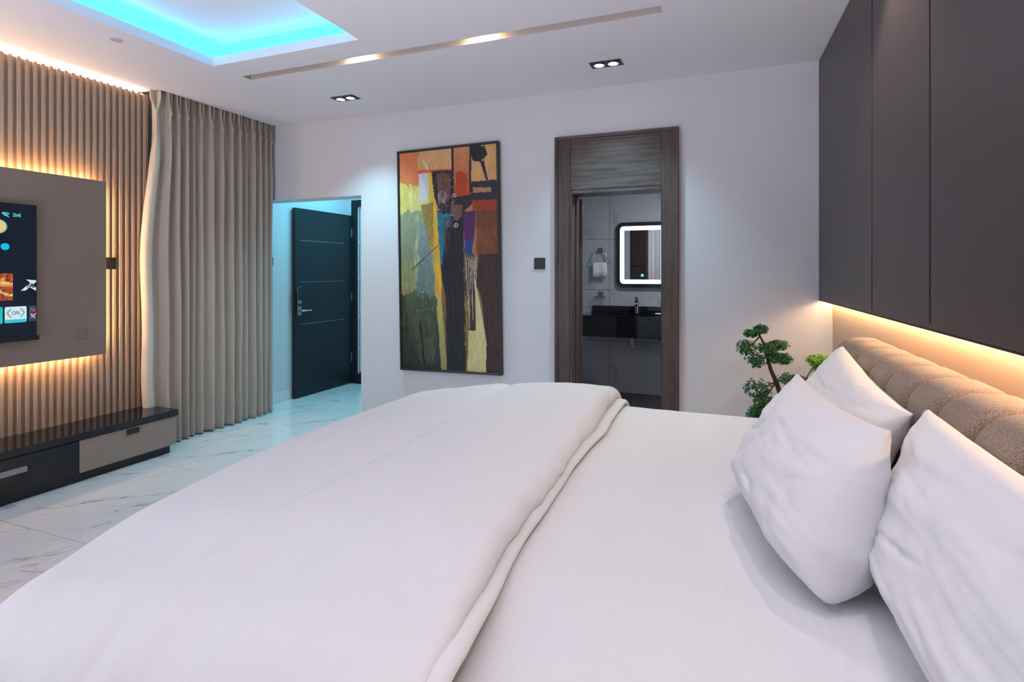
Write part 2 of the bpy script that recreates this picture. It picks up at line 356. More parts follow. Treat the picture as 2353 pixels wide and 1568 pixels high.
lf = thing('bathroom_door_leaf', 'brown wooden bathroom door leaf swung inward, seen edge-on at the left jamb', 'door', (-1.205, 4.665, 0), math.radians(12))
bx('leaf', M['wood'], lf, -0.70, 0.0, 0.01, 0.0, 0.04, 2.04, bev=0.002)
for zz in (0.5, 1.0, 1.5): bx('groove', M['groove'], lf, -0.69, 0.0395, zz, -0.01, 0.0415, zz + .008)
for zz in (0.25, 1.25, 1.9): bx('hinge', M['darkchrome'], lf, -0.004, 0.004, zz, 0.003, 0.03, zz + .09, bev=.001)

# ================================================================== ENTRY DOOR in the hall
ed = thing('entry_door', 'dark charcoal entry door standing open against the hall wall', 'door', (-4.60, 4.955, 0.0))
def door_face():
    bm = box(bmesh.new(), 0.0, 0.0, 0.008, 0.042, 1.0, 2.137, bev=0.002)
    return bm
mesh_obj('leaf', door_face(), M['door_dark'], ed)
for zz in (1.776, 1.306, 0.828): bx('groove', M['darkchrome'], ed, 0.0418, 0.085, zz - .004, 0.0428, 0.85, zz + .003)
lk = mesh_obj('lock_plate', B(0.042, 0.015, 0.93, 0.066, 0.078, 1.255, bev=0.004, seg=2), M['darkchrome'], ed)
bx('keypad', M['black'], lk, 0.066, 0.019, 1.10, 0.069, 0.074, 1.25, bev=0.001)
mesh_obj('thumb_turn', tube(bmesh.new(), [(0.066, .05, 1.05), (0.083, .05, 1.05)], 0.014, 12), M['black'], lk, True)
mesh_obj('lever_handle', tube(bmesh.new(), [(0.066, .05, .985), (0.105, .05, .985), (0.112, .065, .985), (0.112, .17, .983), (0.108, .20, .983)], [0.010, 0.010, 0.010, 0.009, 0.008], 10), M['chrome'], lk, True)
bx('outer_handle', M['black'], ed, 0.012, -0.016, 0.97, 0.034, -0.0005, 1.20, bev=0.005, seg=2)
for zz in (0.27, 1.05, 1.86): bx('hinge', M['chrome'], ed, 0.034, 0.985, zz, 0.05, 1.002, zz + .11, bev=.002)
ef = thing('entry_door_frame', 'dark frame with white frosted sidelight panes at the end of the hall', 'door frame', (-4.575, 5.99, 0))
F = lambda n, m_, *a: bx(n, m_, ef, *a, bev=0.002)
F('stile', M['door_dark'], 0.0, -0.03, 0, 0.075, 0.05, 2.33)
F('stile', M['door_dark'], 1.12, -0.03, 0, 1.20, 0.05, 2.33)
F('head', M['door_dark'], 0.076, -0.03, 2.25, 1.119, 0.05, 2.33)
F('bottom_rail', M['door_dark'], 0.076, -0.03, 0, 1.119, 0.05, 0.12)
M['pane'] = mat('frosted_pane', (0.55, 0.60, 0.64), 0.25, spec=0.6, emit=(0.35, 0.62, 0.70), es=0.16)  # faint emission stands in for light through the frosted glass
for zz in (0.121, 0.435, 0.850, 1.316, 1.787):
    top = {0.121: .432, 0.435: .847, 0.850: 1.313, 1.316: 1.784, 1.787: 2.24}[zz]
    for ix in range(4): bx('pane', M['pane'], ef, 0.10 + ix * 0.255, 0.015, zz + .012, 0.10 + ix * 0.255 + .235, 0.03, top - .012, bev=0.006)
    bx('glazing_bar', M['whiteplas'], ef, 0.08, 0.0, top - .010, 1.115, 0.045, top + .012, bev=.002)
for ix in range(5): bx('glazing_bar', M['whiteplas'], ef, 0.08 + ix * .255, -0.002, 0.122, 0.098 + ix * .255, 0.012, 2.245, bev=.002)

# ================================================================== LEFT FEATURE WALL
sw = thing('slatted_wall_panel', 'ribbed tan slat wall panel lit from above and behind the tv board', 'wall panel', (-4.475, 1.575, 0))
bx('backing', M['slat'], sw, -0.143, -1.60, 0.0, 0.0, 1.60, 2.862)
sbm = B(0.0, -0.011, 0.0, 0.024, 0.011, 2.862, bev=0.0015)
s0 = mesh_obj('slat', sbm, M['slat'], sw); n_s = 67
for i in range(n_s):
    o = s0 if i == 0 else s0.copy()
    if i: C.objects.link(o); o.parent = sw
    o.location = (0.0, -1.584 + i * 0.048, 0)
bx('end_trim', M['slat'], sw, -0.143, 1.601, 0, 0.018, 1.612, 2.862)
bx('led_strip', M['ceil_led'], sw, -0.022, -1.55, 2.8625, -0.006, 1.58, 2.868)
tp = thing('tv_backing_board', 'flat taupe board floating on the slat wall behind the television', 'wall panel', (-4.40, 1.575, 1.455))
bx('board', M['tvpanel'], tp, 0.0, -1.225, -0.645, 0.04, 1.225, 0.640, bev=0.002)
bx('spacer', M['black'], tp, -0.049, -1.0, -0.45, 0.0, 1.0, 0.45)
for n_, a in (('led_strip', (-0.016, -1.16, 0.612, -0.004, 1.16, 0.624)), ('led_strip', (-0.016, -1.16, -0.629, -0.004, 1.16, -0.617)), ('led_strip', (-0.016, 1.197, -0.60, -0.004, 1.209, 0.597)), ('led_strip', (-0.016, -1.209, -0.60, -0.004, -1.197, 0.597))):
    bx(n_, M['warm_led'], tp, *a)
bx('blank_cover', mat('cover_taupe', (0.21, 0.155, 0.13), 0.6), tp, 0.04, 1.02, -0.52, 0.044, 1.09, -0.45, bev=.003)

# television
tv = thing('television', 'wall-mounted television showing an app menu, cut by the left edge', 'television', (-4.36, 1.53, 1.42))
bx('body', M['black'], tv, 0.0, -0.80, -0.44, 0.036, 0.80, 0.445, bev=0.003)
M['screen'] = mat('tv_screen', (0.003, 0.004, 0.007), 0.12, spec=0.3, emit=(0.006, 0.010, 0.022), es=0.9)
scn = bx('screen', M['screen'], tv, 0.036, -0.792, -0.418, 0.040, 0.792, 0.438)
bx('bottom_bezel', M['black'], tv, 0.02, -0.805, -0.448, 0.050, 0.808, -0.420, bev=0.003)
def em(name, c, s=1.0): return mat(name, (0.0, 0.0, 0.0), 0.4, emit=c, es=s)
TX = 0.0405
def tvtext(name, body, y, z, size, col, xs=0.75, **k):
    me = text_mesh(body, size, **k); me.materials.append(col)
    o = bpy.data.objects.new(name, me); C.objects.link(o); o.parent = scn
    o.matrix_basis = Matrix(((0, 0, 1, TX + .0016), (xs, 0, 0, y - 1.53), (0, 1, 0, z - 1.42), (0, 0, 0, 1))); return o
def tvpoly(name, pts, col, x=TX, t=0.0008):
    return mesh_obj(name, extrude_poly([(y - 1.53, z - 1.42) for y, z in pts], lambda a, b, c_: (c_, a, b), x, x + t), col, scn)
def rr(y0, z0, y1, z1, r=0.008): return [((y0 + y1) / 2 + a, (z0 + z1) / 2 + b) for a, b in rrect(y1 - y0, z1 - z0, r, 4)]
def ell(cy, cz, ry, rz, n=24): return [(cy + ry * math.cos(2 * PI * k / n), cz + rz * math.sin(2 * PI * k / n)) for k in range(n)]
cy_ = em('ui_cyan', (0.10, 0.72, 0.85), 1.0); wh_ = em('ui_white', (0.62, 0.80, 0.85), 1.0); dk_ = em('ui_dark', (0.02, 0.05, 0.09), 1.0)
tvtext('clock_text', '23:45', 2.214, 1.787, 0.030, cy_, xs=.66, bold=0.0005)
def wifi():
    bm = bmesh.new()
    for r_ in (0.008, 0.017, 0.026):
        pr = None
        for k in range(9):
            a = math.radians(45 + 90 * k / 8); c_, s_ = math.cos(a), math.sin(a)
            cur = (bm.verts.new((TX + .001, 2.154 - 1.53 + r_ * c_, 1.772 - 1.42 + r_ * s_)), bm.verts.new((TX + .001, 2.154 - 1.53 + (r_ + .0045) * c_, 1.772 - 1.42 + (r_ + .0045) * s_)))
            if pr: bm.faces.new((pr[0], cur[0], cur[1], pr[1]))
            pr = cur
    a = [bm.verts.new((TX + .0012, 2.154 - 1.53 + y, 1.772 - 1.42 + z)) for y, z in ((-.020, .026), (-.016, .030), (.018, .002), (.014, -.002))]
    bm.faces.new(a); return bm
mesh_obj('wifi_icon', wifi(), cy_, scn)
tvpoly('menu_disc', ell(2.113, 1.71, 0.050, 0.046), em('ui_green', (0.10, 0.42, 0.36)))
tvpoly('menu_disc', ell(2.111, 1.71, 0.045, 0.041), em('ui_yellow', (0.70, 0.60, 0.24)), TX + .001)
tvpoly('disc_mark', [(2.108, 1.695), (2.117, 1.695), (2.117, 1.722), (2.108, 1.722)], em('ui_orange', (0.6, 0.16, 0.05)), TX + .0019)
tvpoly('menu_dot', ell(2.151, 1.583, 0.0235, 0.022), em('ui_blue', (0.0, 0.50, 0.80)))
for k, c_ in enumerate(((0.02, .3, .4), (0.3, .1, .3), (.3, .25, .1))):
    tvpoly('menu_disc', ell(1.93 - k * .16, 1.71, 0.048, 0.045), em('ui_disc', c_))
# picture tile: food-like orange photograph made of coloured cells
def thumb(name, y0, z0, y1, z1, fn, ny=24, nz=24):
    vs, fs, cols = [], [], []
    for j in range(nz + 1):
        for i in range(ny + 1):
            vs.append((TX + .0012, y0 + (y1 - y0) * i / ny - 1.53, z0 + (z1 - z0) * j / nz - 1.42)); cols.append((*fn(i / ny, j / nz), 1))
    for j in range(nz):
        for i in range(ny): a = j * (ny + 1) + i; fs.append((a, a + 1, a + ny + 2, a + ny + 1))
    m = mat(name, (0, 0, 0), 0.4); at = nd(m, 'ShaderNodeVertexColor', layer_name='c'); ln(m, at.outputs[0], P(m).inputs['Emission Color']); P(m).inputs['Emission Strength'].default_value = 1
    o = mesh_obj(name, (vs, [], fs), m, scn); ca = o.data.color_attributes.new('c', 'FLOAT_COLOR', 'POINT')
    ca.data.foreach_set('color', np.array(cols, dtype=np.float32).ravel()); return o
def food(u, v_):
    n = noise.noise(Vector((u * 4, v_ * 4, 3.3))); n2 = noise.noise(Vector((u * 9, v_ * 9, 7.1)))
    band = abs(v_ - 0.35 - 0.15 * math.sin(u * 5)) < 0.04 or abs(v_ - 0.74 + 0.12 * u) < 0.035
    if band: return (0.75, 0.62, 0.20)
    if n > 0.12: return (0.75, 0.25 + .2 * n2, 0.08)
    if n2 < -0.22: return (0.10, 0.03, 0.02)
    return (0.42, 0.07, 0.02)
thumb('picture_tile', 2.005, 1.240, 2.192, 1.411, food)
thumb('picture_tile', 1.74, 1.240, 1.96, 1.411, lambda u, v_: (0.02 + .1 * u, 0.06 + .12 * v_, 0.15))
# slanted two-tone logo cut by the screen edge
tvpoly('logo_arrow', [(2.236, 1.300), (2.262, 1.300), (2.318, 1.352), (2.3215, 1.352), (2.3215, 1.366), (2.265, 1.372), (2.288, 1.352), (2.268, 1.330)], wh_)
tvpoly('logo_leg', [(2.285, 1.322), (2.3215, 1.296), (2.3215, 1.318), (2.305, 1.330)], wh_)
tvtext('logo_text', 'FAS', 2.292, 1.331, 0.040, em('ui_black', (0.005, 0.008, 0.012)), bold=0.0012, shear=0.3)
tvpoly('app_tile', rr(2.149, 1.095, 2.268, 1.198), wh_)
tvpoly('app_tile_base', rr(2.150, 1.096, 2.267, 1.116, 0.006), em('ui_teal', (0.02, 0.55, 0.75)), TX + .0009)
tvtext('app_text', 'ON', 2.208, 1.156, 0.036, dk_)
for s_ in (-1, 1):
    c0 = 2.208
    tvpoly('chevron', [(c0 + s_ * .026, 1.188), (c0 + s_ * .034, 1.182), (c0 + s_ * .052, 1.157), (c0 + s_ * .042, 1.157), (c0 + s_ * .024, 1.180)], em('ui_tan' if s_ > 0 else 'ui_azure', (0.45, 0.33, 0.12) if s_ > 0 else (0.05, 0.50, 0.75)), TX + .001)
    tvpoly('chevron', [(c0 + s_ * .026, 1.126), (c0 + s_ * .034, 1.132), (c0 + s_ * .052, 1.157), (c0 + s_ * .042, 1.157), (c0 + s_ * .024, 1.134)], em('ui_azure' if s_ > 0 else 'ui_tan', (0.45, 0.33, 0.12) if s_ < 0 else (0.05, 0.50, 0.75)), TX + .001)
tvpoly('app_tile', rr(2.020, 1.093, 2.138, 1.199), em('ui_green_tile', (0.0, 0.55, 0.50)))
tvpoly('app_tile', rr(1.890, 1.093, 2.009, 1.199), em('ui_tile', (0.25, 0.02, 0.03)))
tvpoly('app_tile', [(2.281, 1.097), (2.3215, 1.097), (2.3215, 1.198), (2.281, 1.198)], em('ui_navy', (0.01, 0.07, 0.12)))
tvtext('app_text', 'Re', 2.303, 1.172, 0.032, em('ui_red', (0.75, 0.05, 0.10)), bold=0.0005)
tvpoly('app_mark', [(2.287, 1.145), (2.297, 1.148), (2.303, 1.138), (2.3215, 1.150), (2.3215, 1.140), (2.309, 1.130), (2.3215, 1.118), (2.310, 1.116), (2.300, 1.125), (2.288, 1.117), (2.296, 1.131)], em('ui_pink', (0.80, 0.25, 0.35)), TX + .001)

# console
cn = thing('tv_console', 'long low black and taupe tv console under the television', 'tv console', (-4.10, 1.575, 0))
bx('top', M['gloss'], cn, -0.352, -1.60, 0.292, 0.012, 1.60, 0.338, bev=0.003)
bx('carcass', M['black'], cn, -0.352, -1.585, 0.071, -0.021, 1.585, 0.291)
bx('plinth', M['black'], cn, -0.352, -1.55, 0.0, -0.035, 1.56, 0.070)
for a, b, mm in ((0.884, 1.592, 'taupe'), (0.004, 0.880, 'gloss'), (-0.880, 0.0, 'gloss'), (-1.592, -0.884, 'taupe')):
    d = bx('drawer', M[mm], cn, -0.020, a, 0.066, 0.0, b, 0.286, bev=0.002)
    if mm == 'taupe':
        c_ = a + 0.36 if a > 0 else b - 0.36
        bx('handle', M['black'], d, 0.0, c_ - 0.045, 0.238, 0.012, c_ + 0.045, 0.276, bev=0.006, seg=2)
    else:
        c_ = (a + b) / 2; bx('handle_recess', M['darkchrome'], d, -0.001, c_ - 0.14, 0.18, 0.0012, c_ + 0.14, 0.215, bev=0.0005)
        d['label'] = 'glossy black drawer'

# switches
def switch(name, label, x, y, z, ax, s=0.094):
    t = thing(name, label, 'light switch', (x, y, z), group=None)
    f = (lambda a, b, c_: (a, -c_, b)) if ax == 'y' else (lambda a, b, c_: (c_, a, b))
    mesh_obj('plate', extrude_poly(rrect(s, s, .005, 3), f, 0, 0.009), M['black'], t)
    mesh_obj('rocker', extrude_poly(rrect(s * .8, s * .8, .004, 3), f, 0.009, 0.011), M['black'], t)
switch('light_switch', 'square black switch on the white wall beside the painting', -1.513, BY, 1.49, 'y')
switch('light_switch', 'square black switch on the slats beside the tv board', -4.457, 2.883, 1.487, 'x', 0.09)
switch('light_switch', 'small black switch on the hall wall by the curtain edge', LX, 4.64, 1.53, 'x')

# ================================================================== CURTAIN
def sm(a, b, x): t = min(1, max(0, (x - a) / (b - a))); return t * t * (3 - 2 * t)
def curtain(name, label, path, ztop, zbot, folds, amp, parent_mat, seed=0, flare=0.0, nz=130, nu=700, return_side=True, lining=None):
    P_ = [Vector((*p, 0)) for p in path]; L = [0]
    for a, b in zip(P_, P_[1:]): L.append(L[-1] + (b - a).length)
    def at(s):
        s = min(max(s, 0), 1) * L[-1]
        for k in range(len(P_) - 1):
            if s <= L[k + 1] or k == len(P_) - 2:
                f = (s - L[k]) / (L[k + 1] - L[k]); p = P_[k].lerp(P_[k + 1], f)
                return p
    rnd = random.Random(seed)
    ph = [0.0]
    for k in range(folds): ph.append(ph[-1] + rnd.uniform(0.75, 1.3))
    ph = [p / ph[-1] for p in ph]
    ampk = [rnd.uniform(0.75, 1.2) for _ in range(folds + 1)]
    zp = ztop - 0.262
    vs, fs = [], []
    for j in range(nz + 1):
        tz = j / nz; tz = tz ** 1.35
        z = ztop - (ztop - zbot) * tz
        for i in range(nu + 1):
            u = i / nu
            k = 0
            while k < folds - 1 and u > ph[k + 1]: k += 1
            f = (u - ph[k]) / (ph[k + 1] - ph[k])
            wob = 0.10 * noise.noise(Vector((k * 3.7 + seed, z * 0.9, 1.0)))
            g = 0.5 - 0.5 * math.cos(2 * PI * (f + wob * math.sin(PI * f)))
            g = g ** 1.15
            a_low = amp * ampk[k]
            # header: three little pleats above the pinch, flat between
            d = (z - zp)
            if d > -0.02:
                q_ = min(1, max(0, (d + 0.02) / 0.13)); 
                hd = 0.85 * a_low * (math.exp(-((abs(f - .5) - .17 * q_) / .065) ** 2))
                off = hd + 0.25 * a_low * (1 - q_) * math.exp(-((f - .5) / .10) ** 2)
            else:
                s_ = min(1, -(d + 0.02) / 0.40); s_ = s_ * s_ * (3 - 2 * s_)
                pin = 0.87 * a_low * math.exp(-((f - .5) / (.065 + .05 * s_)) ** 2)
                off = pin * (1 - s_) + a_low * g * s_
            off *= 1
            fine = 0.004 * noise.noise(Vector((u * 40, z * 1.5, seed))) + 0.012 * noise.noise(Vector((u * 9, z * 0.8, seed + 5))) * tz
            p = at(u); p2 = at(min(u + .01, 1)); p1 = at(max(u - .01, 0)); t_ = (p2 - p1).normalized(); nrm = Vector((t_.y, -t_.x, 0))
            sh = 0.010 * noise.noise(Vector((k * 2.1, z * 1.3, seed + 9))) * tz
            pt = p + nrm * (off + fine) + t_ * sh
            if return_side:      # leading edge belly: swings out of line over its height
                e = math.exp(-(u / 0.09) ** 2); 
                pt.y -= e * (0.085 * sm(.10, .55, tz) * (1 - .55 * sm(.78, 1.0, tz)) + 0.012 * math.sin(z * 4.0 + 1) + flare * tz)
                pt.x -= e * 0.0
            vs.append((pt.x, pt.y, z + (0.006 * noise.noise(Vector((u * 12, 0, seed))) if j == nz else 0)))
    for j in range(nz):
        for i in range(nu):
            a = j * (nu + 1) + i; fs.append((a, a + 1, a + nu + 2, a + nu + 1))
    o = mesh_obj('cloth', (vs, [], fs), parent_mat, None, True)
    if lining:  # paler cloth on the leading edge: LED glow put into its colour
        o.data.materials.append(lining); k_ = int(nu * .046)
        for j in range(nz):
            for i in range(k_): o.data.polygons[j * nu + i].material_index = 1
    so = o.modifiers.new('s', 'SOLIDIFY'); so.thickness = 0.002
    t = thing(name, label, 'curtain', (path[0][0], path[0][1], zbot)); o.parent = t; o.matrix_parent_inverse = Matrix.Translation(-Vector(t.location)); return t
ct = curtain('pleated_curtain', 'floor-length taupe pinch-pleated curtain beside the slatted tv wall', [(-4.435, 3.20), (-4.40, 3.215), (-4.385, 3.26), (-4.385, 4.43)], 2.99, 0.012, 15, 0.065, M['curtain'], 4, lining=fabric('cream_lit_edge', (0.66, 0.58, 0.50), 260, 0.2))  # cream edge strip is coloured lighter as lit by the board's side LED
dr = curtain('window_drape', 'pale pleated drape on the wall behind the viewer', [(-1.05, -1.68), (-3.4, -1.68)], 2.86, 0.012, 22, 0.06, M['drape'], 9, nz=30, nu=300, return_side=False)
o = bx('track', M['whiteplas'], ct, 0, 0, 0, .03, 1.24, .03); o.location = (0.02, 0.0, 3.03)

# ================================================================== PAINTING
def paint_raster(W=170, Hh=350):
    def uv(x, y):
        u = (x - (104 + 0.0145 * (y - 125))) / 588.0; top = 128 - 44 * u; return u, (y - top) / (1295 + 88 * u)
    uu, vv_ = np.meshgrid(np.linspace(0, 1, W), np.linspace(0, 1, Hh))
    img = np.zeros((Hh, W, 3)); rng = np.random.RandomState(3)
    def nz(sx, sy, seed):
        r = np.random.RandomState(seed); g = r.rand(int(Hh / sy) + 3, int(W / sx) + 3)
        yy = np.linspace(0, g.shape[0] - 2.001, Hh); xx = np.linspace(0, g.shape[1] - 2.001, W)
        yi, xi = yy.astype(int), xx.astype(int); fy, fx = (yy - yi)[:, None], (xx - xi)[None]
        return (g[yi][:, xi] * (1 - fy) * (1 - fx) + g[yi + 1][:, xi] * fy * (1 - fx) + g[yi][:, xi + 1] * (1 - fy) * fx + g[yi + 1][:, xi + 1] * fy * fx) - .5
    na = nz(6, 14, 1) * .6 + nz(2, 5, 2) * .4; nb = nz(5, 9, 5) * .6 + nz(2, 4, 6) * .4
    grain = nz(1.5, 9, 8); spk = rng.rand(Hh, W)
    def s2l(c): c = np.array(c) / 255.; return np.where(c < .04045, c / 12.92, ((c + .055) / 1.055) ** 2.4)
    def poly(pts, c, rough=0.02, al=1.0, soft=False, c2=None, var=0.25):
        q_ = [uv(*p) for p in pts]; U = uu + na * rough; V = vv_ + nb * rough * .6; ins = np.zeros(U.shape, bool)
        for (x0, y0), (x1, y1) in zip(q_, q_[1:] + q_[:1]):
            if y0 == y1: continue
            cond = ((y0 > V) != (y1 > V)) & (U < (x1 - x0) * (V - y0) / (y1 - y0) + x0); ins ^= cond
        a = ins * al
        if soft: a = a * np.clip(0.6 + grain * 1.6 + nb, 0, 1)
        col = s2l(c)[None, None] * np.ones((Hh, W, 3))
        if c2 is not None:
            ys = [p[1] for p in q_]; t = np.clip((vv_ - min(ys)) / (max(ys) - min(ys)), 0, 1)[..., None]; col = col * (1 - t) + s2l(c2) * t
        col = col * (1 + (grain * var + na * var)[..., None])
        img[:] = img * (1 - a[..., None]) + col * a[..., None]
    poly([(60, 60), (760, 60), (760, 1500), (60, 1500)], (200, 140, 95), 0, c2=(60, 55, 50))
    poly([(60, 60), (260, 60), (240, 330), (60, 340)], (222, 128, 82), .06)
    poly([(225, 60), (440, 60), (435, 240), (230, 235)], (212, 165, 112), .05)
    poly([(60, 315), (330, 320), (330, 520), (60, 520)], (212, 196, 108), .06)
    poly([(165, 360), (240, 330), (300, 430), (240, 560), (175, 470)], (216, 206, 130), .03)
    poly([(60, 485), (340, 470), (350, 960), (60, 960)], (142, 156, 128), .06, c2=(112, 122, 92))
    poly([(60, 780), (230, 760), (220, 1060), (60, 1080)], (150, 148, 92), .08, .8, True)
    poly([(200, 560), (330, 560), (345, 1050), (250, 1130), (205, 900)], (128, 145, 146), .06, c2=(88, 108, 104))
    poly([(60, 1020), (210, 960), (360, 1010), (395, 1480), (60, 1480)], (74, 90, 68), .05, c2=(30, 32, 34))
    poly([(60, 930), (130, 1000), (180, 1300), (260, 1420), (60, 1500)], (34, 38, 36), .08, .9, True)
    poly([(185, 1110), (330, 1110), (330, 1400), (240, 1400)], (84, 84, 68), .05, .8, True)
    poly([(220, 430), (235, 460), (225, 900), (195, 900)], (190, 190, 130), .04, .8, True)
    poly([(215, 780), (270, 760), (265, 1000), (215, 990)], (60, 120, 110), .05, .6, True)
    poly([(240, 445), (325, 425), (350, 720), (305, 720)], (150, 124, 66), .02)
    poly([(225, 232), (435, 225), (435, 243), (225, 250)], (230, 92, 52), .01)
    poly([(228, 250), (292, 247), (288, 412), (230, 420)], (206, 206, 208), .012)
    poly([(290, 247), (310, 250), (330, 430), (290, 415)], (222, 190, 70), .01)
    poly([(308, 240), (432, 236), (435, 480), (360, 480), (325, 400)], (38, 34, 42), .01)
    poly([(340, 255), (425, 252), (428, 400), (385, 440), (350, 400)], (104, 72, 66), .03)
    poly([(345, 380), (415, 380), (400, 440), (360, 450)], (150, 130, 145), .07, .9, True)
    poly([(318, 420), (338, 430), (352, 680), (372, 920), (362, 1050), (330, 990), (322, 640)], (218, 170, 60), .01)
    poly([(312, 700), (345, 700), (350, 990), (318, 960)], (200, 160, 40), .04, .7, True)
    poly([(335, 980), (368, 1000), (404, 1445), (368, 1445)], (190, 176, 96), .015, c2=(140, 140, 96))
    poly([(345, 480), (440, 470), (500, 440), (505, 900), (522, 1460), (402, 1460), (395, 1000), (372, 900)], (30, 31, 40), .01)
    poly([(345, 490), (432, 500), (425, 560), (395, 600), (376, 800), (362, 800), (350, 620)], (22, 112, 134), .035)
    poly([(380, 520), (440, 520), (415, 700), (385, 790)], (78, 62, 64), .04, .9, True)
    poly([(430, 60), (444, 60), (447, 420), (430, 420)], (34, 30, 34), .002)
    poly([(446, 60), (542, 60), (536, 388), (450, 396)], (206, 148, 96), .02, c2=(186, 66, 34))
    poly([(452, 250), (520, 250), (515, 385), (455, 390)], (178, 66, 36), .03)
    poly([(548, 60), (740, 60), (740, 300), (545, 312)], (210, 162, 104), .03)
    poly([(536, 60), (550, 60), (546, 392), (536, 392)], (36, 32, 36), .004)
    poly([(548, 60), (625, 100), (640, 150), (600, 195), (555, 180), (540, 140)], (26, 24, 28), .015)
    poly([(598, 185), (620, 185), (645, 300), (634, 305)], (26, 24, 28), .003); poly([(622, 60), (628, 60), (626, 200), (621, 200)], (26, 24, 28), .001)
    poly([(440, 400), (548, 385), (548, 310), (740, 300), (740, 420), (560, 440), (500, 490), (440, 480)], (44, 40, 46), .012)
    poly([(555, 345), (662, 343), (662, 375), (556, 380)], (170, 130, 104), .015)
    poly([(556, 425), (740, 418), (740, 482), (556, 482)], (158, 62, 38), .02)
    poly([(426, 448), (495, 448), (490, 520), (460, 545), (432, 510)], (118, 84, 78), .02)
    poly([(498, 486), (575, 486), (566, 650), (506, 660)], (84, 36, 92), .02)
    poly([(506, 650), (562, 640), (552, 750), (508, 745)], (34, 66, 128), .04)
    poly([(575, 482), (740, 482), (740, 756), (582, 752)], (116, 66, 42), .02)
    poly([(582, 600), (740, 590), (740, 700), (585, 700)], (136, 76, 50), .03, .7, True)
    poly([(590, 748), (740, 748), (740, 1500), (640, 1500), (612, 1050), (575, 880)], (58, 38, 34), .02)
    poly([(506, 750), (560, 745), (585, 900), (590, 1210), (530, 1210), (508, 950)], (66, 46, 44), .01)
    poly([(508, 1000), (540, 1000), (540, 1480), (512, 1480)], (150, 130, 40), .05, .7, True)
    poly([(568, 890), (600, 1050), (636, 1290), (632, 1480), (524, 1480), (532, 1210), (575, 1210)], (206, 192, 136), .012)
    for k in range(11):
        x = 512 + k * 6.3; y1 = 900 + (k * 97) % 330
        poly([(x, 750 + (k * 31) % 60), (x + 2.4, 760), (x + 5 + k * .9, y1), (x + 2 + k * .9, y1)], (206, 196, 170), .004, .75)
    poly([(183, 830), (352, 682), (352, 688), (186, 836)], (36, 42, 40), .001)
    poly([(228, 1140), (238, 1140), (268, 1400), (254, 1400)], (30, 34, 34), .003)
    poly([(252, 175), (262, 172), (292, 228), (284, 230)], (216, 210, 206), .004)
    for cx, cy in ((447, 390), (458, 570)):
        u0, v0 = uv(cx, cy); rr_ = np.hypot((uu - u0), (vv_ - v0) * 2.0); img[(rr_ < .020)] = s2l((190, 190, 190)); img[(rr_ < .011)] = s2l((30, 30, 36))
    m_ = (spk > .985) & (uu > .3) & (uu < .6) & (vv_ > .1) & (vv_ < .35); img[m_] = s2l((200, 190, 190))
    m_ = (spk > .97) & (uu > .15) & (uu < .36) & (vv_ > .3) & (vv_ < .75); img[m_] = img[m_] * .4 + s2l((205, 205, 190)) * .6
    return np.clip(img, 0, 1), na, grain
img, na_, gr_ = paint_raster()
pt = thing('abstract_painting', 'tall abstract painting in orange, yellow, teal and black in a thin black frame', 'painting', (-2.355, BY, 1.53))
PW, PH = 0.985, 1.975
Hh, W = img.shape[:2]
xs = np.linspace(-PW / 2 + .012, PW / 2 - .012, W); zs = np.linspace(PH / 2 - .012, -PH / 2 + .012, Hh)
vs = [(float(xs[i]), float(-0.038 - 0.004 * abs(na_[j, i]) - 0.0015 * gr_[j, i]), float(zs[j])) for j in range(Hh) for i in range(W)]
fs = [(j * W + i, (j + 1) * W + i, (j + 1) * W + i + 1, j * W + i + 1) for j in range(Hh - 1) for i in range(W - 1)]
M['paint'] = mat('oil_paint', (0, 0, 0), 0.42, spec=0.4); m = M['paint']
at = nd(m, 'ShaderNodeVertexColor', layer_name='paint'); ln(m, at.outputs[0], P(m).inputs['Base Color']); bump(m, noise_n(m, coords(m), 60, 5), 0.35, 0.004)
cvs = mesh_obj('canvas', (vs, [], fs), M['paint'], pt, True); ca = cvs.data.color_attributes.new('paint', 'FLOAT_COLOR', 'POINT')
ca.data.foreach_set('color', np.concatenate([img, np.ones((Hh, W, 1))], 2).astype(np.float32).ravel())
bx('backing', M['black'], pt, -PW / 2 + .01, -0.034, -PH / 2 + .01, PW / 2 - .01, -0.004, PH / 2 - .01)
M['frame'] = mat('dark_frame', (0.025, 0.020, 0.020), 0.4)
for a in ((-PW / 2 - .008, -.05, -PH / 2 - .008, -PW / 2 + .010, -.003, PH / 2 + .008), (PW / 2 - .010, -.05, -PH / 2 - .008, PW / 2 + .008, -.003, PH / 2 + .008),
          (-PW / 2 + .0105, -.05, PH / 2 - .010, PW / 2 - .0105, -.003, PH / 2 + .008), (-PW / 2 + .0105, -.05, -PH / 2 - .008, PW / 2 - .0105, -.003, -PH / 2 + .010)):
    bx('frame_rail', M['frame'], pt, *a, bev=.002)
pt.rotation_euler = (math.radians(0.3), math.radians(-0.85), 0)

# ================================================================== RIGHT WALL CLADDING
pw = thing('wall_cladding', 'tall dark brown wall panels above the headboard with light under them', 'wall panel', (RW(BY) - 0.0, BY, 0), math.atan(0.036))
# local: -y runs toward the viewer, -x into the room
seams = [0.0, 1.39, 2.13, 3.05, 3.79, 5.18]; 
for a, b in zip(seams, seams[1:]):
    bx('panel', M['clad'], pw, -0.085, -b + (0.009 if b < 5 else 0), 1.228, -0.067, -a - (0.009 if a > 0 else 0.002), H - .002, bev=0.0015)
bx('backing', M['groove'], pw, -0.066, -5.18, 1.238, -0.02, -0.002, H - .002)
bx('edge_trim', M['groove'], pw, -0.085, -5.18, 1.222, -0.060, -0.002, 1.2275)
bx('led_strip', M['warm_led2'], pw, -0.040, -5.15, 1.229, -0.026, -0.02, 1.237)

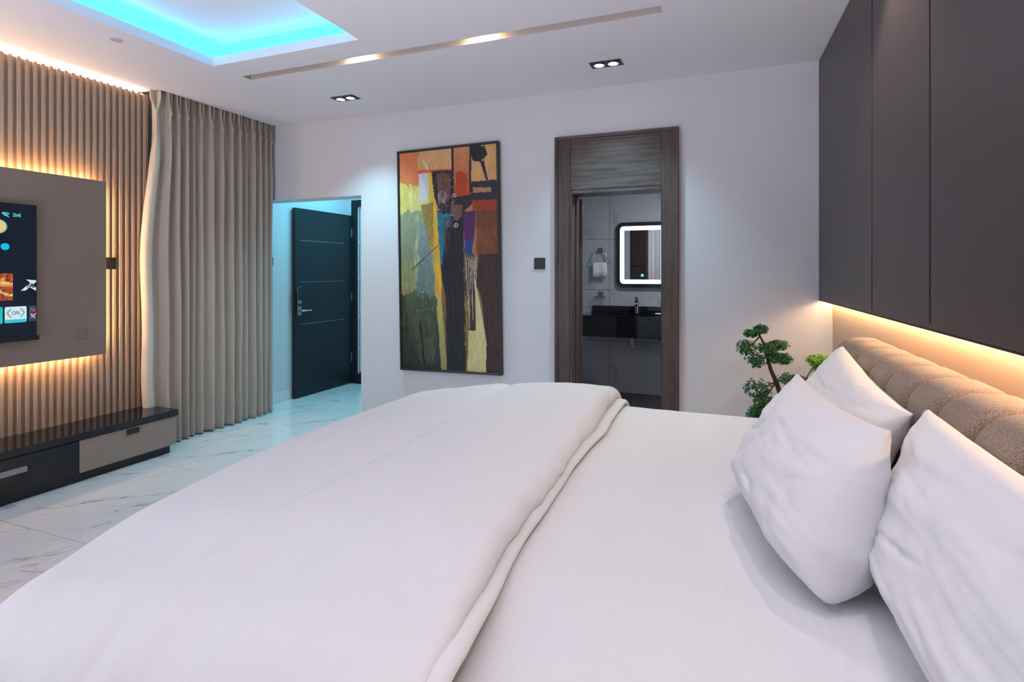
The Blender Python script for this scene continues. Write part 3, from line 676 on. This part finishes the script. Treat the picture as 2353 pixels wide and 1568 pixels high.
# ================================================================== DOWNLIGHTS
def downlight(x, y, label, loc_rot=0.0):
    t = thing('twin_downlight', label, 'ceiling light', (x, y, H), loc_rot, 'twin downlights in the ceiling')
    f = lambda a, b, c_: (a, b, -c_)
    mesh_obj('frame', ring_poly([(-.112, -.06), (.112, -.06), (.112, .06), (-.112, .06)], [(-.104, -.052), (.104, -.052), (.104, .052), (-.104, .052)], f, 0, .004), M['black'], t)
    bx('baffle', M['black'], t, -.104, -.052, -.002, .104, .052, -.0005)
    for sx in (-.05, .05):
        mesh_obj('lamp', extrude_poly([(sx + .033 * math.cos(2 * PI * k / 24), .033 * math.sin(2 * PI * k / 24)) for k in range(24)], f, .002, .006), M['lens'], t)
        mesh_obj('lamp_ring', ring_poly([(sx + .043 * math.cos(2 * PI * k / 24), .043 * math.sin(2 * PI * k / 24)) for k in range(24)], [(sx + .034 * math.cos(2 * PI * k / 24), .034 * math.sin(2 * PI * k / 24)) for k in range(24)], f, .002, .009), M['darkchrome'], t)
downlight(-3.07, 3.925, 'square-edged twin ceiling downlight nearest the curtain'); downlight(-0.85, 3.955, 'twin ceiling downlight above the bathroom doorway')
for sx, lb in ((-2.44, 'warm lamp in the ceiling slot, left of the two'), (-1.50, 'warm lamp in the ceiling slot, right of the two')):
    t = thing('slot_downlight', lb, 'ceiling light', (sx, 3.25, 3.02), 0, 'warm lamps in the ceiling slot')
    f = lambda a, b, c_: (a, b, -c_)
    mesh_obj('housing', extrude_poly([(.036 * math.cos(2 * PI * k / 20), .036 * math.sin(2 * PI * k / 20)) for k in range(20)], f, 0, .02), M['whiteplas'], t)
    mesh_obj('lens', extrude_poly([(.03 * math.cos(2 * PI * k / 20), .03 * math.sin(2 * PI * k / 20)) for k in range(20)], f, .02, .024), M['warmlens'], t)
o = tag(mesh_obj('ceiling_cover', extrude_poly([(.035 * math.cos(2 * PI * k / 20), .035 * math.sin(2 * PI * k / 20)) for k in range(20)], lambda a, b, c_: (a, b, -c_), 0, .004), mat('cover_paint', (.52, .47, .48), .7), loc=(-3.653, 2.408, H)), 'faint round cover plate on the ceiling above the slat wall', 'cover plate')

# ================================================================== BATHROOM CONTENTS
mi = thing('lit_mirror', 'rounded mirror with glowing white border on the bathroom wall', 'mirror', (-0.995, 6.606, 1.615))
f = lambda a, b, c_: (a, -c_, b)
MW, MH = .60, .755
mesh_obj('frame', ring_poly(rrect(MW, MH, .075, 8), rrect(MW - .02, MH - .02, .066, 8), f, 0, .04), M['black'], mi)
mesh_obj('glass', extrude_poly(rrect(MW - .02, MH - .02, .066, 8), f, .004, .030), M['mirror'], mi)
mesh_obj('dark_border', ring_poly(rrect(MW - .022, MH - .022, .066, 8), rrect(MW - .09, MH - .09, .042, 8), f, .0303, .0315), mat('dark_glass', (.01, .02, .025), .1), mi)
mesh_obj('light_border', ring_poly(rrect(MW - .09, MH - .09, .042, 8), rrect(MW - .185, MH - .185, .006, 8), f, .0305, .0325), M['mirror_led'], mi)
mesh_obj('touch_icon', extrude_poly([(x - .0, z - .235) for x, z in rrect(.030, .030, .005, 3)], f, .0305, .0315), M['icon'], mi)

va = thing('vanity', 'floating black stone vanity with an undermounted basin under the mirror', 'vanity', (-1.0, 6.35, 0))
vx0, vx1, vy0, vy1 = -0.62, 0.75, -0.30, 0.25
mesh_obj('countertop', cells([vx0, -.335, .275, vx1], [vy0, -.17, .09, vy1], lambda x, y: -.335 < x < .275 and -.17 < y < .09, .925, .945, lambda a, b, c_: (a, b, c_)), M['gloss'], va)
bx('basin', M['black'], va, -.345, -.18, .80, .285, .10, .815, bev=.004)
bx('basin_wall', M['gloss'], va, -.345, -.18, .815, -.336, .10, .924); bx('basin_wall', M['gloss'], va, .276, -.18, .815, .285, .10, .924)
bx('basin_wall', M['gloss'], va, -.335, .091, .815, .275, .10, .924); bx('basin_wall', M['gloss'], va, -.335, -.18, .815, .275, -.171, .924)
bx('apron', M['gloss'], va, vx0, vy0, .715, vx1, vy0 + .02, .9245, bev=.002)
bx('apron', M['gloss'], va, vx0, vy0 + .021, .715, vx0 + .02, vy1, .9245, bev=.002)
bx('backsplash', M['gloss'], va, -.58, vy1 - .02, .946, vx1, vy1, 1.022, bev=.002)
fc = thing('basin_faucet', 'small chrome single-lever faucet on the black vanity', 'faucet', (-1.045, 6.49, .946))
mesh_obj('body', tube(bmesh.new(), [(0, 0, 0), (0, 0, .005), (0, 0, .006), (0, 0, .13)], [.028, .028, .021, .021], 14), M['darkchrome'], fc, True)
mesh_obj('spout', tube(bmesh.new(), [(0, -.01, .105), (0, -.06, .118), (0, -.105, .112), (0, -.118, .095)], [.014, .013, .012, .011], 12), M['darkchrome'], fc, True)
mesh_obj('lever', tube(bmesh.new(), [(0, 0, .131), (0, 0, .165), (0, -.01, .178), (0, -.05, .186)], [.02, .018, .012, .009], 12), M['darkchrome'], fc, True)
tag(mesh_obj('soap_bar', B(-.04, -.022, 0, .04, .022, .016, bev=.005, seg=2), M['whiteplas'], loc=(-.79, 6.42, .946)), 'small white bar by the basin at the right door jamb', 'soap')
dp = thing('drain_pipe', 'pale plastic drain pipe below the black vanity', 'pipe', (-1.10, 6.50, .60))
mesh_obj('pipe', tube(bmesh.new(), [(0, 0, .215), (0, 0, .05), (0, .01, .0), (0, .05, -.04), (0, .105, -.05)], .022, 12), M['whiteplas'], dp, True)
mesh_obj('trap_nut', tube(bmesh.new(), [(0, 0, .10), (0, 0, .135)], .03, 12), M['whiteplas'], dp, True)
for vxx in (.2, .32):
    v_ = thing('angle_valve', 'small dark angle valve under the vanity, ' + ('nearer the drain pipe' if vxx < .3 else 'farther from the drain pipe'), 'valve', (-1.0 + vxx - .0, 6.607, .66))
    mesh_obj('valve_body', tube(bmesh.new(), [(0, 0, 0), (0, -.05, 0)], .016, 10), M['black'], v_, True); mesh_obj('hose', tube(bmesh.new(), [(0, -.04, .01), (0.01, -.05, .05), (-.03, -.06, .10), (-.04, -.06, .14)], .006, 8), M['black'], v_, True)
tr = thing('towel_ring', 'chrome towel ring with a square mount on the bathroom wall', 'towel ring', (-1.487, 6.606, 1.675))
bx('mount', M['darkchrome'], tr, -.028, -.02, -.028, .028, 0, .028, bev=.004); bx('mount_arm', M['darkchrome'], tr, -.012, -.055, -.012, .012, -.02, .012, bev=.003)
mesh_obj('ring', tube(bmesh.new(), [(-.05, -.045, -.0), (-.115, -.045, -.145), (-.110, -.045, -.155), (.118, -.045, -.155), (.122, -.045, -.145), (.05, -.045, 0), (-.05, -.045, 0)], .0055, 8), M['chrome'], tr, True)
def towel_bm():
    vs, fs = [], []; prof = [(.0, -.052, -.18), (.0, -.056, -.02)] ; n = 14
    path = [(-.062, -.165 + 0)] ; P_ = [(-.060, -.17), (-.060, -.09), (-.058, -.02), (-.054, -.002), (-.045, .006), (-.036, -.002), (-.032, -.03), (-.030, -.10), (-.030, -.145)]
    for j, (y, z) in enumerate(P_):
        for i in range(n + 1):
            u = i / n; vs.append(((u - .5) * .165, y - .004 * math.sin(u * 9 + j * .3) * (1 if z < -.01 else 0), z + (.003 * math.sin(u * 7) if j in (0, 8) else 0)))
    for j in range(len(P_) - 1):
        for i in range(n): a = j * (n + 1) + i; fs.append((a, a + 1, a + n + 2, a + n + 1))
    return vs, [], fs
tw = mesh_obj('hand_towel', towel_bm(), M['towel'], smooth=True, loc=(-1.485, 6.606, 1.525)); tag(tw, 'small white hand towel hanging on the towel ring', 'towel')
s_ = tw.modifiers.new('s', 'SOLIDIFY'); s_.thickness = .006
sd = thing('soap_dish', 'small wire soap dish on a square chrome mount below the towel', 'soap dish', (-1.48, 6.606, 1.135))
bx('mount', M['darkchrome'], sd, -.026, -.02, 0.0, .026, 0, .052, bev=.004)
mesh_obj('rim', tube(bmesh.new(), [(-.068, -.02, -.005), (-.068, -.10, -.005), (.068, -.10, -.005), (.068, -.02, -.005), (-.068, -.02, -.005)], .004, 6), M['chrome'], sd)
mesh_obj('basket_base', tube(bmesh.new(), [(-.055, -.03, -.025), (-.055, -.09, -.025), (.055, -.09, -.025), (.055, -.03, -.025), (-.055, -.03, -.025)], .003, 6), M['chrome'], sd)
for k in range(7): mesh_obj('wire', tube(bmesh.new(), [(-.06 + k * .02, -.10, -.005), (-.054 + k * .018, -.09, -.025), (-.054 + k * .018, -.03, -.025), (-.06 + k * .02, -.02, -.005)], .002, 6), M['chrome'], sd)

# ================================================================== BED
BX0, BX1, BYN, BYF, SZ = -1.56, 0.49, 0.74, 2.90, 0.745
bed = thing('bed', 'wide upholstered bed with a channelled brown boucle headboard', 'bed', (-0.5, 1.86, 0))
L = lambda x, y: (x + 0.5, y - 1.86)
def bb(name, m_, x0, y0, z0, x1, y1, z1, **k): a, b = L(x0, y0), L(x1, y1); return bx(name, m_, bed, a[0], a[1], z0, b[0], b[1], z1, **k)
bb('base', M['boucle'], BX0 - .02, BYN - .02, .06, BX1 - .005, BYF + .02, .38, bev=.03, seg=3)
for px, py in ((BX0 + .08, BYN + .08), (BX0 + .08, BYF - .08), (BX1 - .1, BYN + .08), (BX1 - .1, BYF - .08)): bb('leg', M['black'], px - .03, py - .03, 0, px + .03, py + .03, .06)
bb('mattress', M['linen'], BX0 + .015, BYN + .015, .38, BX1 - .01, BYF - .015, SZ - .14, bev=.05, seg=4)
# headboard: padded channels, each its own part
hb_pitch = 0.2155
def channel(y0, y1, endcap=False):
    ny = 16; prof = []
    xf, xb, zt, r = 0.475, 0.672, 1.128, 0.10
    prof.append((xb, .25)); prof.append((xb, zt - .05))
    for k in range(0, 7): a = math.radians(0 + 90 * k / 6); prof.append((xb - .05 + .05 * math.cos(a), zt - .05 + .05 * math.sin(a)))
    for k in range(0, 9): a = math.radians(90 + 90 * k / 8); prof.append((xf + r + r * math.cos(a) * 1.0, zt - r + r * math.sin(a)))
    for k in range(1, 12): prof.append((xf, zt - r - (zt - r - .25) * k / 11))
    cx, cz = (xf + xb) / 2, zt - .12
    vs, fs = [], []
    for i in range(ny + 1):
        t = i / ny; y = y0 + (y1 - y0) * t; e = abs(2 * t - 1); puff = -0.020 * (e ** 9)
        if endcap and t > .5: puff = -0.055 * ((2 * t - 1) ** 3.0)
        for x, z in prof:
            d = Vector((x - cx, 0, max(z - cz, 0) if z > cz else 0)); dl = d.length or 1
            nv = Vector((-1, 0, 0)) if z <= cz and x < cx else (Vector((0, 0, 0)) if z <= cz else d.normalized())
            nx = nv.x if x < xb - .01 else 0
            vs.append((x + nx * puff, y, z + nv.z * puff))
    n = len(prof)
    for i in range(ny):
        for k in range(n - 1): a = i * n + k; fs.append((a, a + n, a + n + 1, a + 1))
        fs.append((i * n + n - 1, (i + 1) * n + n - 1, (i + 1) * n, i * n))
    fs.append(tuple(range(n))); fs.append(tuple(reversed(range(ny * n, (ny + 1) * n))))
    return vs, [], fs
yy = 3.03
k = 0
while yy > 0.65:
    v_, e_, f_ = channel(yy - hb_pitch + .002, yy - .002, endcap=(k == 0))
    sh = 0.036 * (1.86 - (yy - hb_pitch / 2))          # the headboard follows the wall
    v_ = [(x + 0.5 + sh - .02, y - 1.86, z) for x, y, z in v_]
    o = mesh_obj('headboard_channel', (v_, e_, f_), M['boucle'], bed, True); k += 1
    bmn = bmesh.new(); bmn.from_mesh(o.data); bmesh.ops.recalc_face_normals(bmn, faces=bmn.faces[:]); bmn.to_mesh(o.data); bmn.free()
    yy -= hb_pitch

def drape(name, m_, x0, x1, y0, y1, ztop, R, dropx, dropy, mx, my, zfun, parent=None, wr=0.0, seed=0, thick=0.004, head=False, loc=None, tweak=None):
    """cloth grid: inner rectangle x0..x1, y0..y1 at ztop, rounded drop beyond the foot (x<x0) and both sides"""
    vs, fs = [], []
    ax = np.concatenate([np.linspace(-dropx, 0, mx[0], endpoint=False), np.linspace(0, x1 - x0, mx[1])])
    ay = np.concatenate([np.linspace(-dropy, 0, my[0], endpoint=False), np.linspace(0, y1 - y0, my[1]), (y1 - y0) + np.linspace(dropy, 0, my[0], endpoint=False)[::-1]])
    for a in ax:
        for b in ay:
            ox = min(a, 0.0); oy = b if b < 0 else max(b - (y1 - y0), 0.0)
            bx_, by_ = x0 + max(a, 0), y0 + min(max(b, 0), y1 - y0)
            Ld = math.hypot(ox, oy); z = zfun(x0 + a, y0 + b)
            if Ld > 0:
                th = min(Ld / R, PI / 2); hz = R * math.sin(th); dr = R * (1 - math.cos(th)) + max(0, Ld - R * PI / 2)
                ux, uy = ox / Ld, oy / Ld
                hang = max(0, Ld - R * 0.8)
                along = (bx_ if abs(uy) > abs(ux) else by_) + math.atan2(uy, ux) * .3
                rp = min(hang * .10, .022) * (math.sin(along * 34 + seed + 2 * noise.noise(Vector((along * 3, 0, seed)))) + .5 * math.sin(along * 71))
                hz += rp + hang * 0.04
                p = Vector((bx_ + ux * hz, by_ + uy * hz, z - dr))
                if p.z < .16: p.z = .16
            else: p = Vector((bx_, by_, z))
            if wr:
                w1 = noise.noise(Vector((p.x * 5.0, p.y * 0.9, seed))); w2 = noise.noise(Vector((p.x * 11 + p.y * 3, p.y * 2.5, seed + 4)))
                p.z += wr * (w1 + .4 * w2)
            if tweak: tweak(p)
            vs.append(tuple(p))
    n = len(ay)
    for i in range(len(ax) - 1):
        for j in range(n - 1): a = i * n + j; fs.append((a, a + n, a + n + 1, a + 1))
    o = mesh_obj(name, (vs, [], fs), m_, parent, True, loc)
    s = o.modifiers.new('s', 'SOLIDIFY'); s.thickness = thick; s.offset = 1
    return o
def z_sheet(x, y):
    e = min(1, max(0, (BYF - y) / .22)); 
    return SZ - 0.006 * (1 - e) - .13 * (1 - sm(-1.25, -.72, x)) - .055 * (1 - sm(.75, 1.25, y)) + 0.006 * noise.noise(Vector((x * 2.2, y * 2.2, 1.5)))
sheet = drape('bed_sheet', M['linen'], BX0 + .05, BX1 - .0, BYN + .15, BYF - .06, SZ, .12, .30, .42, (20, 120), (26, 120), z_sheet, wr=.0035, seed=2)
tag(sheet, 'white sheet stretched over the mattress on the pillow side of the duvet', 'bed sheet')
# duvet
FE = -0.50
def sm(a, b, x): t = min(1, max(0, (x - a) / (b - a))); return t * t * (3 - 2 * t)
def z_duv(x, y):
    puff = .030 * sm(BX0 - .1, BX0 + .35, x) 
    side = -.035 * (1 - sm(0, .35, BYF + .03 - y)) - .045 * (1 - sm(0, .40, y - BYN - .04))
    far = .035 * sm(1.8, 2.9, y)
    val = -.014 * math.exp(-((x + 1.13) / .035) ** 2)
    return SZ + .018 + puff + side + far * sm(BX0, BX0 + .5, x) + val + 0.010 * noise.noise(Vector((x * 2.6, y * 1.4, 8)))
du = thing('duvet', 'thick white duvet covering the foot half of the bed with a folded-back edge', 'duvet', (-1.0, 1.86, SZ))
def relink(o, t): o.parent = t; o.matrix_parent_inverse = Matrix.Translation(-Vector(t.location))
def dtweak(p):
    k = (1 - sm(.55, 1.9, p.y)) * (1 - sm(-1.6, -1.0, p.x)); p.x += .05 * k
    p.z -= .055 * k * sm(.25, .62, p.z)
db = drape('duvet_body', M['linen'], BX0 + .02, -0.90, BYN + .13, BYF - .05, SZ, .20, .42, .50, (46, 90), (56, 170), z_duv, wr=.008, seed=5, thick=.02, tweak=dtweak)
relink(db, du)
# folded flap: lies over the body from the crease to the rounded fold, then tucks under
def fold_edge(y): return -.475 - 0.050 * (y - .8) + .008 * math.sin(y * 3.1) + .004 * math.sin(y * 9)
def crease(y): return -.90 - .095 * (y - .8) + .008 * math.sin(y * 4)
def flap():
    vs, fs = [], []; ys = []
    y0, y1, R, dropy = BYN + .13, BYF - .05, .19, .46; ny = 190
    n_prof = 60
    for j in range(ny + 1):
        b = -dropy + (y1 - y0 + 2 * dropy) * j / ny
        oy = b if b < 0 else max(b - (y1 - y0), 0); by_ = y0 + min(max(b, 0), y1 - y0); Ld = abs(oy); sg = -1 if oy < 0 else 1
        th = min(Ld / R, PI / 2); hz = R * math.sin(th) * 1.06; dr = R * (1 - math.cos(th)) + max(0, Ld - R * PI / 2)
        if dr > 0: hz += min(max(0, Ld - R * .8) * .1, .02) * math.sin(2.0)
        yb = by_; fe, cr = fold_edge(yb), crease(yb)
        for k in range(n_prof + 1):
            t = k / n_prof
            rr_ = .040 + .006 * noise.noise(Vector((yb * 2, 0, 3)))
            zt = z_duv(fe - .15, y0 + b) + .026 + .014 * sm(cr, fe - .05, min(fe, -.55))
            if t < .08:                                     # thin edge rising at the crease
                q_ = t / .08; x = cr + .018 * q_; z = z_duv(cr, y0 + b) + .018 + .014 * math.sin(q_ * PI / 2)
            elif t < .72:
                q_ = (t - .08) / .64; x = cr + .018 + (fe - rr_ * .9 - cr - .018) * q_
                z = (z_duv(cr, y0 + b) + .032) * (1 - q_) + zt * q_ + .012 * math.sin(PI * q_)
            else:
                q_ = (t - .72) / .28; a = PI / 2 - PI * q_; H_ = (zt - (SZ + .012)) / 2
                x = fe - rr_ * .9 + rr_ * math.cos(a) * 1.15; z = SZ + .012 + H_ + H_ * math.sin(a)
            wv = .0045 * noise.noise(Vector((x * 9, yb * 1.6, 12))) + .003 * noise.noise(Vector((x * 16 + yb * 6, yb * 5, 2)))
            if t > .6: x += .010 * noise.noise(Vector((yb * 7, t * 3, 6))) + .006 * noise.noise(Vector((yb * 17, t * 2, 6)))
            vs.append((x, by_ + sg * hz, max(z + wv - dr, .2)))
    n = n_prof + 1
    for j in range(ny):
        for k in range(n_prof): a = j * n + k; fs.append((a, a + 1, a + n + 1, a + n))
    return vs, [], fs
fb = mesh_obj('folded_flap', flap(), M['linen'], None, True); s = fb.modifiers.new('s', 'SOLIDIFY'); s.thickness = .006; s.offset = -1
relink(fb, du); fb['label'] = 'folded-back band of the duvet'
def hem():
    vs, fs = [], []; y0, y1, R, dropy, ny = BYN + .13, BYF - .05, .185, .40, 200
    for j in range(ny + 1):
        b = -dropy + (y1 - y0 + 2 * dropy) * j / ny
        oy = b if b < 0 else max(b - (y1 - y0), 0); by_ = y0 + min(max(b, 0), y1 - y0); Ld = abs(oy); sg = -1 if oy < 0 else 1
        th = min(Ld / R, PI / 2); hz = R * math.sin(th); dr = R * (1 - math.cos(th)) + max(0, Ld - R * PI / 2); fe = fold_edge(by_) + .020 + .014 * math.sin(by_ * 2.3 + 1.0) + .008 * noise.noise(Vector((by_ * 5, 0, 0)))
        for k in range(13):
            a = PI / 2 - PI * k / 12; x = fe + .022 * math.cos(a) if k else fe - .10
            z = SZ + .020 + .013 * math.sin(a)
            vs.append((x, by_ + sg * hz, max(z - dr, .22)))
    for j in range(ny):
        for k in range(12): a = j * 13 + k; fs.append((a, a + 1, a + 14, a + 13))
    return vs, [], fs
hm = mesh_obj('lower_edge', hem(), M['linen'], None, True); s = hm.modifiers.new('s', 'SOLIDIFY'); s.thickness = .004; s.offset = -1; relink(hm, du)

# pillows: corners bf/bn/tf/tn = bottom far/near, top far/near of the mid surface; the face looks to -X
def pillow(label, bf, bn, tf, tn, thick, seed, sag=.0, back=None, n=56, wr=.006):
    bf, bn, tf, tn = map(Vector, (bf, bn, tf, tn)); nrm = (bn - bf).cross(tf - bf).normalized()
    if nrm.x > 0: nrm = -nrm
    vs, fs = [], []; cen = (bf + bn + tf + tn) / 4
    for side in (1, -1):
        for j in range(n + 1):
            for i in range(n + 1):
                u, v_ = i / n, j / n; cu, cv_ = 2 * u - 1, 2 * v_ - 1
                # edges pull in between pointed corners
                pin = .045; u2 = u + pin * cu * -(1 - cv_ ** 2) * abs(cu) ** 2 * 1; v2 = v_ - .07 * cv_ * (1 - cu ** 2) * abs(cv_) ** 2
                c_ = max(0, abs(cu) + abs(cv_) - 1.35) * (.16 if cv_ < 0 else .05)
                u2 -= c_ * cu * .5; v2 -= c_ * cv_ * .5
                p = bf.lerp(bn, u2).lerp(tf.lerp(tn, u2), v2)
                prof = (max(0, 1 - abs(cu) ** 3.4) * max(0, 1 - abs(cv_) ** 3.0)) ** .50
                w_low = 1 + sag * (0.5 - v_)
                h_ = thick * .5 * prof * w_low
                edge = 1 - max(abs(cu), abs(cv_)) ** 8
                rad = math.atan2(cv_, cu)
                wn = noise.noise(Vector((u * 3 + v_ * 2.5, v_ * 7 - u * 2, seed))) + .5 * noise.noise(Vector((u * 14, v_ * 5, seed + 3 * side)))
                cr_ = abs(noise.noise(Vector((u * 2.2 - v_ * 1.6, v_ * 2.2 + u, seed + 11)))); cr_ = math.exp(-(cr_ / .04) ** 2) * max(0, noise.noise(Vector((u * 3, v_ * 3, seed + 20))) + .25) * 1.6
                h_ += (wr * wn - .010 * cr_ * prof + .0035 * noise.noise(Vector((u * 6 + v_ * 22, v_ * 6 - u * 5, seed + 2)))) * edge
                # corner gathers
                cd = min(abs(cu), abs(cv_)); h_ += .006 * edge * cd ** 3 * math.sin(rad * 22 + seed)
                q_ = p + nrm * side * h_
                if q_.z < SZ + .012: q_.z = SZ + .012 + .0 * v_
                vs.append(tuple(q_ - cen))
    N = (n + 1) * (n + 1)
    for j in range(n):
        for i in range(n):
            a = j * (n + 1) + i; fs.append((a, a + 1, a + n + 2, a + n + 1)); b = a + N; fs.append((b, b + n + 1, b + n + 2, b + 1))
    bm = bmesh.new(); me = bpy.data.meshes.new('p'); me.from_pydata(vs, [], fs); bm.from_mesh(me); bpy.data.meshes.remove(me)
    bmesh.ops.remove_doubles(bm, verts=bm.verts[:], dist=.0012); bmesh.ops.recalc_face_normals(bm, faces=bm.faces[:])
    o = mesh_obj('pillow', bm, M['pillow'], None, True, cen); tag(o, label, 'pillow', 'white pillows at the headboard')
    return o, nrm
pillow('white pillow leaning on the far end of the headboard, behind the front pillow', (.24, 2.62, .76), (.24, 1.74, .76), (.41, 2.66, 1.13), (.43, 1.72, 1.06), .20, 1.0, sag=.5)
pillow('large white pillow nearest the viewer, cut by the right edge', (.325, 1.52, .75), (.345, 0.62, .75), (.420, 1.615, 1.11), (.46, 0.66, 1.12), .21, 2.0, sag=.7, wr=.010)
pillow('white pillow standing in front of the other two, tipped back', (.035, 1.93, .755), (.165, 1.20, .755), (.175, 1.92, 1.125), (.30, 1.35, 1.105), .21, 3.0, sag=.9, wr=.009)

# ================================================================== NIGHTSTAND AND BONSAI
ns = thing('nightstand', 'low dark nightstand behind the bed under the bonsai', 'nightstand', (.38, 3.95, 0))
bx('carcass', M['night'], ns, -.20, -.24, .05, .20, .24, .40, bev=.004); bx('plinth', M['black'], ns, -.17, -.21, 0, .17, .21, .05)
for z0 in (.06, .235): d = bx('drawer', M['night'], ns, -.218, -.235, z0, -.2005, .235, z0 + .16, bev=.003); bx('handle', M['black'], d, -.226, -.05, z0 + .12, -.218, .05, z0 + .14, bev=.002)
bo = thing('artificial_bonsai', 'artificial cloud-pruned bonsai standing by the white wall behind the pillows', 'plant', (.34, 4.0, .401))
pb = bmesh.new(); rings = []
for r_, z_ in ((.075, 0), (.085, .01), (.10, .08), (.105, .085), (.095, .085), (.085, .075)):
    rings.append([pb.verts.new((r_ * math.cos(2 * PI * k / 24), r_ * math.sin(2 * PI * k / 24), z_)) for k in range(24)])
pb.faces.new(rings[0][::-1]); pb.faces.new(rings[-1])
for r_, s_ in zip(rings, rings[1:]):
    for k in range(24): pb.faces.new((r_[k], r_[(k + 1) % 24], s_[(k + 1) % 24], s_[k]))
mesh_obj('pot', pb, M['pot'], bo, True)
# trunk and branches (room coordinates minus the pot position)
O = Vector((.34, 4.0, .401))
def W_(x, z, y=4.05): return tuple(Vector((x, y, z)) - O)
trunk = [W_(.34, .47, 4.0), W_(.31, .56, 4.02), W_(.266, .64), W_(.245, .71), W_(.215, .78), W_(.192, .87), W_(.172, .95), W_(.150, 1.0), W_(.135, 1.04)]
mesh_obj('trunk', tube(bmesh.new(), trunk, [.024, .020, .016, .014, .012, .010, .008, .006, .004], 8), M['bark'], bo, True)
pads = [  # x, y, z, rx, ry, rz, bright
    (.10, 4.05, 1.015, .045, .045, .022, 0), (.155, 4.05, 1.045, .040, .045, .026, 0),
    (.07, 4.03, .925, .065, .06, .045, 0), (.20, 4.05, .925, .060, .06, .032, 0), (.265, 4.07, .945, .055, .05, .028, 0),
    (.13, 4.04, .845, .065, .06, .045, 0), (.235, 4.06, .865, .045, .05, .030, 0), (.295, 4.07, .855, .045, .05, .033, 0),
    (.325, 4.02, .735, .070, .06, .032, 0), (.385, 4.02, .72, .060, .06, .032, 0), (.44, 4.02, .695, .055, .05, .04, 0),
    (.135, 4.0, .665, .080, .07, .055, 0), (.165, 4.0, .59, .060, .06, .035, 0), (.145, 4.0, .52, .055, .05, .035, 0), (.12, 4.0, .485, .05, .05, .03, 0),
    (.475, 4.0, .868, .055, .055, .032, 1), (.53, 4.0, .865, .055, .055, .030, 1), (.50, 4.0, .81, .050, .05, .034, 1)]
brn = [(2, 7), (3, 6), (4, 6), (5, 5), (6, 5), (7, 5), (8, 2), (9, 2), (10, 2), (11, 3), (12, 3), (13, 1), (14, 1), (15, 1), (16, 1), (17, 1)]
for pi, ti in brn:
    a = Vector(trunk[ti]); b = Vector((pads[pi][0], pads[pi][1], pads[pi][2])) - O; mid = (a + b) / 2 + Vector((0, 0, -.012))
    mesh_obj('branch', tube(bmesh.new(), [a, mid, b], [.006, .004, .003], 6), M['bark'], bo, True)
rnd = random.Random(11)
for x, y, z, rx, ry, rz, br in pads:
    vs, fs = [], []; c0 = Vector((x, y, z)) - O
    for q_ in range(170):
        d = Vector((rnd.gauss(0, 1), rnd.gauss(0, 1), rnd.gauss(0, 1))).normalized(); r_ = rnd.uniform(.5, 1.15)
        c_ = c0 + Vector((d.x * rx * r_, d.y * ry * r_, d.z * rz * r_))
        nv = (d + Vector((0, -.3, .5))).normalized(); a_ = nv.cross(Vector((.3, .2, 1))).normalized(); b_ = nv.cross(a_)
        s0_ = rnd.uniform(.75, 1.15)
        for k in range(6):
            an = 2 * PI * k / 6 + rnd.random(); dd = (a_ * math.cos(an) + b_ * math.sin(an)); tt = nv.cross(dd)
            L_ = .0115 * s0_; w_ = .0042 * s0_; base = len(vs)
            tip = c_ + dd * L_ + nv * .006; m1 = c_ + dd * L_ * .55 + tt * w_ + nv * .002; m2 = c_ + dd * L_ * .55 - tt * w_ + nv * .002
            vs += [tuple(c_), tuple(m1), tuple(tip), tuple(m2)]; fs.append((base, base + 1, base + 2, base + 3))
    o = mesh_obj('foliage_pad', (vs, [], fs), M['leafy'] if br else M['leaf'], bo); o['kind'] = 'stuff'
